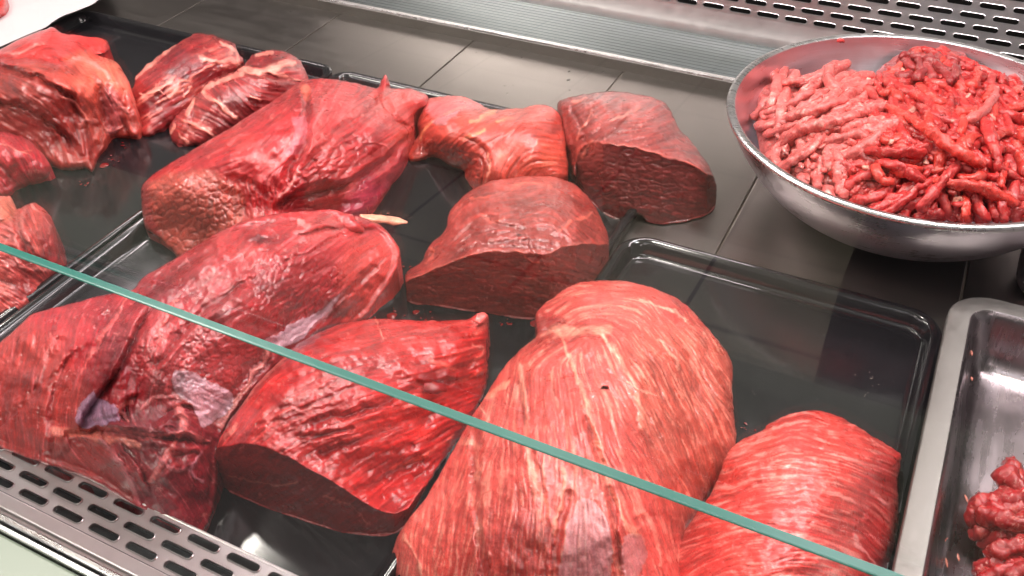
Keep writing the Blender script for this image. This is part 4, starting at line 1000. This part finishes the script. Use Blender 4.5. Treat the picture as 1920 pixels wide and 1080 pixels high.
def strands(specs, zf, rad=4.9, ring=14, seed=1, rough=.36):
    """specs: (px, py, angle_deg, length_px, bend, lift_mm, colour, fleck colour)"""
    rs = np.random.RandomState(seed); V, Fc, C = [], [], []
    b = 0
    for (x, y, ang, Lp, bend, lift, c0, fl, *rad_) in specs:
        n = max(8, int(Lp / 3.2)); t = np.linspace(-.5, .5, n)
        a = np.radians(ang) + bend * t + .25 * fbm(t * 60 + rs.rand() * 300, np.full(n, rs.rand() * 100), 26, seed)
        dx = np.cos(a) * Lp / n; dy = np.sin(a) * Lp / n * .92
        X = np.cumsum(dx); Y = np.cumsum(dy); X += x - X.mean(); Y += y - Y.mean()
        z = zf(X, Y) + lift - 5.0 * np.clip(np.abs(t) * 2, 0, 1) ** 3 + 1.2 * fbm(t * 80 + rs.rand() * 300, np.full(n, 3.0), 20, seed)
        W = U(X, Y, z / 1000)
        T = np.gradient(W, axis=0); T /= np.linalg.norm(T, axis=1, keepdims=True) + 1e-9
        S_ = np.cross(T, [0, 0, 1.0]); S_ /= np.linalg.norm(S_, axis=1, keepdims=True) + 1e-9; B_ = np.cross(S_, T)
        r0 = (rad_[0] if rad_ else rad * rs.uniform(.78, 1.15))
        e_ = np.sqrt(np.clip(1 - (np.abs(t) * 2) ** 8, 0, 1)) * .92 + .06
        off = rs.rand() * 400
        ringa = np.linspace(0, 2 * np.pi, ring, endpoint=False)
        s = np.arange(n) * 1.5
        P_ = []; CC = []
        for j, an in enumerate(ringa):
            u1 = s + off; v1 = np.full(n, 30 * math.cos(an) * .35 + 60); v2 = np.full(n, 30 * math.sin(an) * .35 + 60)
            nz = .5 * fbm(u1, v1, 9, 7) + .5 * fbm(u1 + 77, v2, 9, 8); nz2 = fbm(u1 * 1.0, v1 + v2, 4, 9)
            rr = r0 / 1000 * e_ * (1 + .55 * nz + .34 * nz2)
            P_.append(W + S_ * (math.cos(an) * rr)[:, None] + B_ * (math.sin(an) * rr)[:, None])
            f = sm(.42, .75, .7 * fbm(u1 + 200, v1 + 2 * v2, 6, 13, 2) + .3 * nz2)[:, None]
            cc = np.array(c0) * (1 + .28 * fbm(u1 + 31, v1, 14, 17) + .1 * nz2)[:, None]
            CC.append(cc * (1 - f * .55) + np.array(fl) * f * .55)
        V.append(np.stack(P_, 1).reshape(-1, 3)); C.append(np.stack(CC, 1).reshape(-1, 3))
        for i in range(n - 1):
            for j in range(ring):
                j2 = (j + 1) % ring
                Fc.append([b + i * ring + j, b + i * ring + j2, b + (i + 1) * ring + j2, b + (i + 1) * ring + j])
        Fc.append([b + j for j in range(ring)][::-1]); Fc.append([b + (n - 1) * ring + j for j in range(ring)])
        b += n * ring
    return np.vstack(V), Fc, np.vstack(C)


HC = [(1425, 160, 74), (1418, 250, 70), (1425, 330, 72), (1470, 352, 80), (1560, 385, 85), (1650, 402, 90), (1750, 412, 91), (1850, 414, 92), (1950, 405, 90), (2040, 370, 88), (1500, 160, 92), (1565, 120, 98), (1620, 150, 100),
      (1640, 125, 96), (1700, 115, 102), (1780, 105, 106), (1850, 140, 102), (1900, 170, 96), (1990, 220, 88), (1600, 220, 112), (1700, 230, 122), (1800, 240, 124), (1880, 290, 114), (1750, 330, 108), (1600, 310, 102), (1500, 260, 96), (1960, 320, 100)]
hfit = tps_fit([(a, b_) for a, b_, _ in HC], np.array([c for *_, c in HC], float), .01)
heapz = lambda x, y: tps_eval(hfit, x, y)
HOUT = [(1424, 150), (1470, 122), (1520, 145), (1560, 112), (1600, 130), (1640, 140), (1690, 100), (1740, 92), (1800, 98), (1850, 132), (1900, 150), (1960, 190), (2020, 260), (2040, 330), (1990, 390), (1900, 414), (1800, 416), (1700, 408), (1600, 388), (1500, 350), (1440, 310), (1418, 240)]


def heap(name, label, poly_, c, specs, seed, srad=4.4):
    pp = Piece([(x, y, float(heapz(np.array(x), np.array(y))) - 9) for x, y in poly_], [(x, y, float(heapz(np.array(float(x)), np.array(float(y)))) - 3) for x, y, _ in HC if inside(np.array([[x]]), np.array([[y]]), catmull(poly_, 4))[0, 0]],
               puff=3, R=18, g=4, zoff=0, rag=3, seed=seed)
    pp.base(np.array(c) * .55, np.array(c) * .75, c, 30); pp.lumps(14, 3); pp.grain(1.0, 16, 3, .3, None, 0, 1.6, -.4)
    z = np.maximum(pp.z, 20) / 1000
    keep = pp.ins | pp.snap; h, w = keep.shape
    q = keep[:-1, :-1] & keep[1:, :-1] & keep[1:, 1:] & keep[:-1, 1:]; jj, ii = np.nonzero(q)
    quads = np.stack([jj * w + ii, (jj + 1) * w + ii, (jj + 1) * w + ii + 1, jj * w + ii + 1], 1); used = np.unique(quads); re = -np.ones(h * w, int); re[used] = np.arange(len(used)); quads = re[quads]
    BV = U(pp.X, pp.Y, z).reshape(-1, 3)[used]; BCc = pp.col.reshape(-1, 3)[used]
    SV, SF, SC = strands(specs, heapz, rad=srad, seed=seed)
    nb = len(BV)
    o = mesh_obj(name, np.vstack([BV, SV]), quads.tolist() + [[i + nb for i in f] for f in SF], MINCE, None, True, np.clip(np.vstack([BCc, SC]), .01, .85), np.full(nb + len(SV), .34))
    tag(o, label, 'minced meat', 'minced meat heaps', 'stuff')
    return o


rs = np.random.RandomState(42)
PALE = (.56, .105, .095); PFL = (.82, .52, .45); RED = (.43, .019, .018); RFL = (.66, .14, .11); DRK = (.26, .018, .02); ORG = (.56, .036, .024)
HP = catmull(HOUT, 6)
inh = lambda x, y: inside(np.array([[float(x)]]), np.array([[float(y)]]), HP)[0, 0]


def fill(x0, x1, y0, y1, sx, sy, ang, jit, Ls, bend, color, fl, lift=(0, 5), cond=None):
    out = []
    y = y0
    while y < y1:
        x = x0 + rs.uniform(0, sx)
        while x < x1:
            px, py = x + rs.uniform(-.3, .3) * sx, y + rs.uniform(-.4, .4) * sy
            a = ang(px, py) if callable(ang) else ang
            if inh(px, py) and (cond is None or cond(px, py)):
                Lp = rs.uniform(*Ls); a = a + rs.normal() * jit
                ex, ey = math.cos(math.radians(a)) * Lp * .46, math.sin(math.radians(a)) * Lp * .46
                for _ in range(4):
                    if inh(px + ex, py + ey) and inh(px - ex, py - ey): break
                    Lp *= .75; ex *= .75; ey *= .75
                if Lp > 26:
                    out.append((px, py, a, Lp, rs.normal() * bend, rs.uniform(*lift), tuple(np.array(color) * rs.uniform(.82, 1.12)), fl))
            x += sx
        y += sy
    return out


bound = lambda y: 1628 + 22 * math.sin(y / 30) - (y - 220) * .22
def angL(x, y):
    if y > 300: return 75 + (x - 1500) * .2
    if x < 1470 and y < 210: return 100
    return -24
def angR(x, y):
    if y > 330: return -32 if x < 1760 else 65
    if x < 1780 and y > 260: return 8
    if x > 1850: return 62
    if y < 170: return 30
    return 38
pale = fill(1420, 1680, 110, 400, 54, 14, angL, 9, (60, 150), .6, PALE, PFL, (-2, 4), lambda x, y: x < bound(y))
pale += [(1560, 148, 250, 70, 2.0, 8, PALE, PFL), (1452, 175, 95, 78, .9, 7, PALE, PFL), (1480, 155, -20, 60, .6, 8, PALE, PFL), (1530, 205, -22, 130, .3, 7, PALE, PFL), (1540, 235, -20, 150, .4, 8, PALE, PFL), (1500, 290, -40, 120, -1.0, 6, PALE, PFL)]
red = fill(1560, 2030, 95, 415, 34, 14, angR, 24, (55, 125), .9, RED, RFL, (-3, 4), lambda x, y: x >= bound(y))
red += fill(1640, 1980, 110, 330, 52, 30, angR, 60, (38, 70), 1.5, ORG, RFL, (2, 8), lambda x, y: x > bound(y) + 20)
red += fill(1690, 1810, 95, 150, 22, 14, 20, 60, (30, 55), 1.6, DRK, (.5, .14, .12), (4, 11), None)
red += [(1680, 285, 5, 120, .2, 9, RED, RFL), (1690, 320, 25, 110, .5, 8, RED, RFL), (1770, 265, 35, 190, .3, 12, ORG, RFL), (1845, 200, -45, 100, -1.2, 9, (.5, .09, .08), PFL), (1700, 372, -30, 150, .2, 6, RED, RFL), (1660, 385, -22, 130, .1, 5, RED, RFL), (1760, 350, -48, 130, .3, 9, RED, RFL),
        (1830, 355, 22, 170, .5, 9, ORG, RFL), (1860, 270, 80, 120, .6, 10, RED, RFL), (1880, 390, 80, 60, .1, 6, RED, RFL), (1810, 390, 82, 60, .2, 6, ORG, RFL)]
cutL = [(x, y) for x, y in HOUT if x < 1640] + []
PL = [(1424, 150), (1470, 122), (1520, 145), (1560, 112), (1600, 130), (1640, 150), (1640, 220), (1610, 300), (1590, 384), (1500, 350), (1440, 310), (1418, 240)]
PR = [(1640, 140), (1690, 100), (1740, 92), (1800, 98), (1850, 132), (1900, 150), (1960, 190), (2020, 260), (2040, 330), (1990, 390), (1900, 414), (1800, 416), (1700, 408), (1585, 384), (1600, 300), (1630, 220)]
def bits(n, c, fl, x0, x1):
    out = []
    while len(out) < n:
        x, y = rs.uniform(x0, x1), rs.uniform(100, 408)
        if inh(x, y) and y < 385 - abs(x - 1800) * .22: out.append((x, y, rs.uniform(0, 180), rs.uniform(10, 26), rs.normal() * 2, rs.uniform(1, 6), tuple(np.array(c) * rs.uniform(.6, 1.3)), fl, rs.uniform(1.6, 3.2)))
    return out


pale += bits(40, PALE, PFL, 1420, 1610); red += bits(120, RED, RFL, 1600, 2000) + bits(16, (.62, .26, .20), RFL, 1600, 1980)
heap('minced_meat', 'pale pink minced meat strands on the left side of the steel bowl', PL, PALE, pale, 301, 5.0)
heap('minced_meat', 'deep red minced meat lumps and strands on the right side of the steel bowl', PR, RED, red, 302)

# ------------------------------------------------------------------ deep steel pan at the right
PZ = .050
pl = U(1668, 1060, PZ); pl2 = U(1760, 700, PZ); pbk = U(1920, 573, PZ)
print('pan', pl, pl2, pbk)
px0 = float((pl[0] + pl2[0]) / 2); py1 = float(pbk[1])
PP = [(0, PZ - .006), (0, PZ - .001), (.0012, PZ), (.016, PZ), (.0175, PZ - .001), (.0195, PZ - .005), (.026, .022), (.030, .009), (.038, .0035), (.05, .003)]
PANM = steel('pan_steel', (.32, .28, .29), .27, (60, 5, 5), .09, .1)
tray('deep rectangular steel pan cut by the right edge, red mince inside', px0, px0 + .30, .26, py1, PANM, PP, .034, 'steel_pan', 'pan', True, 3, RIMM, rmin=.016)
flatz = lambda x, y: np.full(np.shape(x), 12.0)
PR_ = (.30, .010, .013)
def zpan(x, y): return 14 + 14 * sm(1800, 1930, x)
sp = [(1905, 890, 70, 70, .6, 4, PR_, RFL), (1890, 925, -25, 90, .3, 8, PR_, RFL), (1880, 960, -10, 150, .4, 8, PR_, RFL), (1900, 985, -12, 170, .3, 4, PR_, RFL), (1840, 975, 60, 60, .8, 3, PR_, RFL), (1895, 1040, -22, 150, .3, 10, PR_, RFL), (1900, 1070, -20, 160, .2, 6, PR_, RFL),
      (1870, 942, -18, 120, .3, 10, PR_, RFL), (1885, 975, 12, 110, .5, 14, PR_, RFL), (1865, 1058, -24, 90, .4, 10, PR_, RFL), (1900, 905, 40, 60, .9, 12, PR_, RFL), (1905, 1025, -18, 120, .3, 16, PR_, RFL), (1880, 1078, -20, 110, .3, 12, PR_, RFL),
      (1950, 930, -15, 140, .3, 12, PR_, RFL), (1960, 970, -12, 160, .3, 14, PR_, RFL), (1970, 1020, -15, 160, .3, 14, PR_, RFL), (1960, 1060, -20, 160, .3, 16, PR_, RFL), (1920, 1110, -20, 170, .3, 8, PR_, RFL), (1860, 1000, 30, 60, .8, 0, PR_, RFL), (1990, 890, -20, 120, .3, 8, PR_, RFL), (1850, 950, 30, 50, .5, 4, PR_, RFL), (1890, 1010, -14, 120, .3, 0, PR_, RFL)]
SV, SF, SC = strands(sp, zpan, rad=6.6, seed=77)
tag(mesh_obj('minced_meat', SV, SF, MINCE, None, True, np.clip(SC, .01, .85), np.full(len(SV), .3)), 'dark red mince rolls lying inside the deep rectangular steel pan', 'minced meat', 'minced meat heaps', 'stuff')

# tub at the right edge behind the pan
tb = empty('steel_tub', tuple(U(1990, 560, 0))); tag(tb, 'pale steel tub just showing at the right edge, behind the pan', 'tub')
tc = U(1990, 545, 0)[:2]
V, Fc, m_ = loft(lathe(smooth_prof([(.030, .001), (.0375, .004), (.040, .015), (.044, .045), (.0455, .05)]), tc, 80)); mesh_obj('tub_side', V, Fc, BOWLM, tb)
V, Fc, m_ = loft(lathe([(.0455, .05), (.0465, .0508), (.0455, .0516), (.044, .051), (.042, .04), (.038, .01), (.001, .008)], tc, 80)); mesh_obj('tub_rim', V, Fc, STEEL, tb)

# small red scrap on the white tray and crumbs
e = meat_thing('meat_scrap', 'bright red meat end lying on the white tray, top left corner', 'meat', None, (-10, 30))
p = Piece([(-70, -30, 8), (0, -25, 10), (12, -5, 10), (12, 12, 6), (4, 28, 2), (-20, 42, 0), (-70, 50, 0)], [(-20, 0, 24), (-40, 20, 16)], puff=6, R=20, zoff=.033, g=3)
p.base((.45, .03, .03), (.55, .05, .04), (.6, .1, .07), 30); p.fibre(.1, .3, 4, 30); p.build('flesh', MEAT, e)
CR = []
for i, (x, y, a, l) in enumerate([(1577, 76, 10, 8)]):
    CR.append((x, y, a, l))
strip_e = strip('mince_crumb', [(1570, 77, 101), (1576, 76, 102.5), (1583, 78, 101)], [1.5, 3.2, 1.4], MINCE, None, (.5, .03, .03), zoff=0, flat=.8)
tag(strip_e, 'single red mince crumb stuck on the back rim of the steel bowl', 'crumb')
pt_ = [(1787, 747, 60, 5), (1822, 710, 75, 4), (1770, 1014, -40, 9), (1775, 1055, 80, 9), (1797, 1045, 80, 7), (1812, 935, 70, 8), (1822, 662, 80, 5)]
for i, (x, y, a, l) in enumerate(pt_):
    ca, sa = math.cos(math.radians(a)) * l, math.sin(math.radians(a)) * l
    z = {0: 20, 1: 22, 2: 7, 3: 7, 4: 7, 5: 16, 6: 30}[i]
    o = strip('meat_crumb', [(x - ca, y - sa, z), (x, y, z + .6), (x + ca, y + sa, z)], [.3, 1.0, .3], MINCE, None, (.62, .2, .14), zoff=0, flat=.5, ring=7, seed=i)
    tag(o, ['tiny crumb high on the pan wall near its rim', 'tiny crumb at the top of the pan wall below the corner', 'pointed meat crumb low on the pan side, left of the mince', 'narrow crumb at the bottom of the pan beside the photo edge', 'crumb between the narrow crumb and the mince rolls', 'crumb just above the left tip of the mince rolls', 'topmost crumb in the pan corner'][i], 'crumb', 'meat crumbs in the pan')

# ------------------------------------------------------------------ drops of water and juice
def drops(name, label, L, mat, z):
    V, Fc = [], []
    rr = np.random.RandomState(9)
    for x, y, r in L:
        c = U(x, y, z); b = len(V); n = 14; ph = rr.rand() * 6; el = rr.uniform(.7, 1.3)
        for k, (f, h) in enumerate(((1, 0), (.85, .28), (.5, .5))):
            V += [(c[0] + r * f * el * math.cos(a + ph) * (1 + .15 * math.sin(3 * a + ph)), c[1] + r * f / el * math.sin(a + ph), c[2] + r * h * .45) for a in np.linspace(0, 2 * math.pi, n, endpoint=False)]
        for q in range(2): Fc += [[b + q * n + k, b + q * n + (k + 1) % n, b + (q + 1) * n + (k + 1) % n, b + (q + 1) * n + k] for k in range(n)]
        Fc.append([b + 2 * n + k for k in range(n)])
    tag(mesh_obj(name, V, Fc, mat), label, 'drops', None, 'stuff')


WAT, nt, b = mat_new('water_drop'); b.inputs['Base Color'].default_value = (.35, .34, .33, 1); b.inputs['Roughness'].default_value = .05; b.inputs['Transmission Weight'].default_value = .85; b.inputs['IOR'].default_value = 1.33
JUI, nt, b = mat_new('meat_juice'); b.inputs['Base Color'].default_value = (.16, .008, .008, 1); b.inputs['Roughness'].default_value = .06
drops('water_drops', 'tiny water drops scattered on the steel deck left of the bowl', [(978, 108, .0012), (1067, 134, .002), (1066, 150, .0026), (1131, 134, .0013), (1068, 169, .0014), (946, 161, .0011), (951, 175, .0013), (962, 160, .0008), (1186, 186, .0014), (893, 98, .001), (1306, 118, .0009), (545, 22, .001)], WAT, .0)
rr = np.random.RandomState(3)
L = [(x + rr.normal() * 9, y + rr.normal() * 5, rr.uniform(.0004, .0014)) for x, y, n in ((760, 500, 7), (745, 590, 6), (690, 600, 5), (800, 590, 6), (950, 604, 8), (720, 400, 6), (330, 500, 4), (215, 300, 8), (160, 345, 7), (1400, 800, 7), (920, 760, 5), (235, 275, 6)) for _ in range(n)]
L += [(735, 592, .0045), (1002, 606, .004), (1396, 838, .0045), (195, 310, .005), (780, 585, .003)]
drops('juice_drops', 'dark red juice drops on the black trays round the meat', L, JUI, .0024)
drops('fat_specks', 'pale specks on the empty part of the right black tray', [(1630 + rr.normal() * 16, 712 + rr.normal() * 14, rr.uniform(.0002, .0004)) for _ in range(12)] + [(rr.uniform(1390, 1680), rr.uniform(600, 820), 0.0003) for _ in range(6)], GROUT, .0024)

# ------------------------------------------------------------------ glass
GL, nt, b = mat_new('clear_glass')
nt.nodes.remove(b); out = nt.nodes['Material Output']
tr = N(nt, 'ShaderNodeBsdfTransparent'); tr.inputs['Color'].default_value = (.997, 1, .998, 1)
gl = N(nt, 'ShaderNodeBsdfGlossy'); gl.inputs['Roughness'].default_value = 0.0
fr = N(nt, 'ShaderNodeFresnel'); fr.inputs['IOR'].default_value = 1.5
mx = N(nt, 'ShaderNodeMixShader'); fs = N(nt, 'ShaderNodeMath', operation='MULTIPLY'); fs.inputs[1].default_value = .8; nt.links.new(fr.outputs[0], fs.inputs[0]); nt.links.new(fs.outputs[0], mx.inputs[0]); nt.links.new(tr.outputs[0], mx.inputs[1]); nt.links.new(gl.outputs[0], mx.inputs[2]); nt.links.new(mx.outputs[0], out.inputs['Surface'])
GE, nt, b = mat_new('green_glass_edge')
b.inputs['Base Color'].default_value = (.016, .12, .095, 1); b.inputs['Roughness'].default_value = .25; b.inputs['Subsurface Weight'].default_value = .4; b.inputs['Subsurface Scale'].default_value = .01; b.inputs['Subsurface Radius'].default_value = (.3, 1, .9)
gz = .15
gp = (U(0, 452, gz) + U(1680, 1076, gz)) / 2
gy = float(gp[1]); print('glass y', gy, U(0, 452, gz), U(1680, 1076, gz))
gb = np.array([y0 - .021, FZ - .004]); gt = np.array([gy, gz]); dv = gt - gb; dv /= np.linalg.norm(dv); nv = np.array([-dv[1], dv[0]]); TH = .0037
ge = empty('glass_pane', (-.3, gy, gz)); tag(ge, 'clear glass front pane whose green top edge runs diagonally across the counter', 'glass')
a0 = gb; ah = np.array([-TH / dv[1], 0.0])   # the top is cut level
a1 = gt
V = [(x, q[0], q[1]) for x in (-1.7, 1.0) for q in (a0, a1 - dv * .0006, a1 + ah - dv * .0006, a0 + ah)]
mesh_obj('pane', V, [[0, 4, 5, 1], [3, 7, 6, 2]], GL, ge, False)
prof = [gt - dv * .0012, gt - dv * .0004 , gt + ah * .06, gt + ah * .94, gt + ah - dv * .0004, gt + ah - dv * .0012]
V = [(x, q[0], q[1]) for x in (-1.7, 1.0) for q in prof]; n = len(prof)
mesh_obj('polished_edge', V, [[i, i + 1, i + 1 + n, i + n] for i in range(n - 1)], GE, ge, False)

# upright pane: rises from the edge of the front pane, between the shopper and the meat
up = empty('glass_pane', (-.3, gy + .004, gz)); tag(up, 'upright clear glass pane standing behind the green edge, shop floor reflected in it', 'glass')
u0 = (gy + .0035, gz - .004); u1 = (gy + .042, .72); ux = .0045
V = [(x, q[0], q[1]) for x in (-1.7, 1.0) for q in (u0, u1, (u1[0] + ux, u1[1]), (u0[0] + ux, u0[1]))]
mesh_obj('pane', V, [[0, 4, 5, 1], [3, 7, 6, 2]], GL, up, False)

# the shop side: what the panes reflect
FLM, nt, b = mat_new('shop_tiles'); b.inputs['Roughness'].default_value = .35
geo = N(nt, 'ShaderNodeNewGeometry'); bk = N(nt, 'ShaderNodeTexBrick'); bk.offset = 0; bk.inputs['Scale'].default_value = 1.0
bk.inputs['Brick Width'].default_value = .45; bk.inputs['Row Height'].default_value = .45; bk.inputs['Mortar Size'].default_value = .006
bk.inputs['Color1'].default_value = (.40, .37, .29, 1); bk.inputs['Color2'].default_value = (.36, .33, .26, 1); bk.inputs['Mortar'].default_value = (.06, .055, .05, 1)
nt.links.new(geo.outputs['Position'], bk.inputs['Vector']); nt.links.new(bk.outputs['Color'], b.inputs['Base Color'])
mesh_obj('shop_floor', [(-4, -4, -.9), (4, -4, -.9), (4, .1, -.9), (-4, .1, -.9)], [[0, 1, 2, 3]], FLM, None, False)['kind'] = 'structure'
CAS, nt, b = mat_new('case_front'); b.inputs['Base Color'].default_value = (.10, .12, .12, 1); b.inputs['Roughness'].default_value = .4
fc = boxes('counter_front', [(-1.6, .9, -.0, .02, -.9, FZ - .03)], CAS, sill, .002)


def figure(loc, rot, label, height=1.72, cloth=(.018, .018, .022), holds=True):
    """a shopper in dark clothes, one continuous skinned body"""
    k = height / 1.72
    P_ = [(0, 0, .95), (0, .01, 1.15), (0, .0, 1.38), (0, .01, 1.48), (0, .03, 1.56), (0, .04, 1.66)]
    R_ = [.19, .165, .185, .06, .085, .082]
    E_ = [(0, 1), (1, 2), (2, 3), (3, 4), (4, 5)]
    for s_ in (-1, 1):
        b0 = len(P_)
        P_ += [(s_ * .10, 0, .86), (s_ * .115, .02, .48), (s_ * .12, -.01, .09), (s_ * .125, .13, .035)]; R_ += [.15, .11, .05, .045]
        E_ += [(0, b0), (b0, b0 + 1), (b0 + 1, b0 + 2), (b0 + 2, b0 + 3)]
        b0 = len(P_)
        P_ += [(s_ * .19, 0, 1.40), (s_ * .25, .03, 1.14), (s_ * (.12 if holds else .27), .27 if holds else .08, 1.28 if holds else .92), (s_ * (.05 if holds else .27), .33 if holds else .11, 1.32 if holds else .83)]; R_ += [.062, .046, .034, .032]
        E_ += [(2, b0), (b0, b0 + 1), (b0 + 1, b0 + 2), (b0 + 2, b0 + 3)]
    me = bpy.data.meshes.new('person'); me.from_pydata([(x * k, y * k, z * k) for x, y, z in P_], E_, [])
    m_, nt_, b_ = mat_new('dark_clothes'); b_.inputs['Base Color'].default_value = (*cloth, 1); b_.inputs['Roughness'].default_value = .85
    me.materials.append(m_)
    o = bpy.data.objects.new('person', me); col.objects.link(o); o.location = loc; o.rotation_euler = (0, 0, rot)
    md = o.modifiers.new('skin', 'SKIN'); md.use_smooth_shade = True
    for i, v in enumerate(me.skin_vertices[0].data): v.radius = (R_[i] * k, R_[i] * k * (.75 if i < 3 else 1)); v.use_root = i == 0
    s2 = o.modifiers.new('sub', 'SUBSURF'); s2.levels = 2; s2.render_levels = 2
    return tag(o, label, 'person', 'shoppers seen only as dark reflections in the glass')


figure((.18, -.42, -.9), 0, 'person in a dark coat at the counter, dark reflection at the right')
figure((-1.22, -.50, -.9), -.4, 'second person in dark clothes, dark reflection at the left', 1.66, holds=False)

# ------------------------------------------------------------------ light
def area(name, loc, target, sx, sy, power, color):
    d = bpy.data.lights.new(name, 'AREA'); d.shape = 'RECTANGLE'; d.size = sx; d.size_y = sy; d.energy = power; d.color = color
    o = bpy.data.objects.new(name, d); col.objects.link(o); o.location = loc
    o.rotation_euler = (Vector(target) - Vector(loc)).to_track_quat('-Z', 'Y').to_euler()
    return o


area('case_lamp', (-.25, .98, .80), (-.25, .62, 0), 2.4, .03, 15, (1.0, .86, .87))
for lx in (-.95, -.35, .20): area('spot_lamp', (lx, .66, .92), (lx + .02, .5, 0), .05, .05, 3.0, (1.0, .93, .84))
area('front_fill_lamp', (-.35, .13, 1.0), (-.35, .40, 0), 2.2, .05, 8, (1.0, .90, .88))  # unseen lamp, added to brighten front-facing meat behind the glass
area('unseen_overhead_lamp', (-1.15, .12, 1.1), (-.45, .35, 0), .8, .12, 16, (1.0, .95, .86))  # unseen lamp, placed low at the left to brighten the huge roast's front
area('unseen_overhead_lamp', (.35, 1.0, 1.7), (-.1, .6, 0), 1.2, .15, 10, (.95, .95, 1.0))

sl = area('floor_fill_lamp', (-.4, -1.0, 1.5), (-.4, -1.0, -1), 3.4, 1.3, 30, (1.0, .97, .90)); sl.data.spread = math.radians(70)  # unseen lamp, added to light the floor mirrored in the panes; narrow spread
w = bpy.data.worlds.new('World'); scene.world = w; w.use_nodes = True
nt = w.node_tree; bg_ = nt.nodes['Background']
tc_ = N(nt, 'ShaderNodeTexCoord'); sx_ = N(nt, 'ShaderNodeSeparateXYZ'); nt.links.new(tc_.outputs['Generated'], sx_.inputs[0])
cr = N(nt, 'ShaderNodeValToRGB'); mp = N(nt, 'ShaderNodeMapRange'); mp.inputs['From Min'].default_value = -1; mp.inputs['From Max'].default_value = 1
nt.links.new(sx_.outputs['Z'], mp.inputs['Value']); nt.links.new(mp.outputs['Result'], cr.inputs['Fac'])
el = cr.color_ramp.elements
el[0].position = .3; el[0].color = (.12, .11, .115, 1); el[1].position = 1.0; el[1].color = (.36, .335, .29, 1)
k = el.new(.55); k.color = (.27, .255, .26, 1); k = el.new(.8); k.color = (.21, .195, .17, 1)
wn = N(nt, 'ShaderNodeTexNoise'); wn.inputs['Scale'].default_value = 2.3; wn.inputs['Detail'].default_value = 2; nt.links.new(tc_.outputs['Generated'], wn.inputs['Vector'])
wr = N(nt, 'ShaderNodeMapRange'); wr.inputs['From Min'].default_value = .46; wr.inputs['From Max'].default_value = .52; wr.inputs['To Min'].default_value = .45; wr.inputs['To Max'].default_value = 1.9  # made-up bright and dark patches in the surroundings, for reflections
nt.links.new(wn.outputs['Fac'], wr.inputs['Value'])
wm = N(nt, 'ShaderNodeVectorMath', operation='SCALE'); nt.links.new(cr.outputs['Color'], wm.inputs[0]); nt.links.new(wr.outputs['Result'], wm.inputs['Scale'])
nt.links.new(wm.outputs[0], bg_.inputs['Color']); bg_.inputs['Strength'].default_value = .85

scene.view_settings.view_transform = 'Standard'; scene.view_settings.look = 'None'; scene.view_settings.gamma = 1; scene.view_settings.exposure = .0
scene.view_settings.use_curve_mapping = False
scene.cycles.max_bounces = 8; scene.cycles.transparent_max_bounces = 12; scene.cycles.use_denoising = True
scene.cycles.sample_clamp_indirect = 6
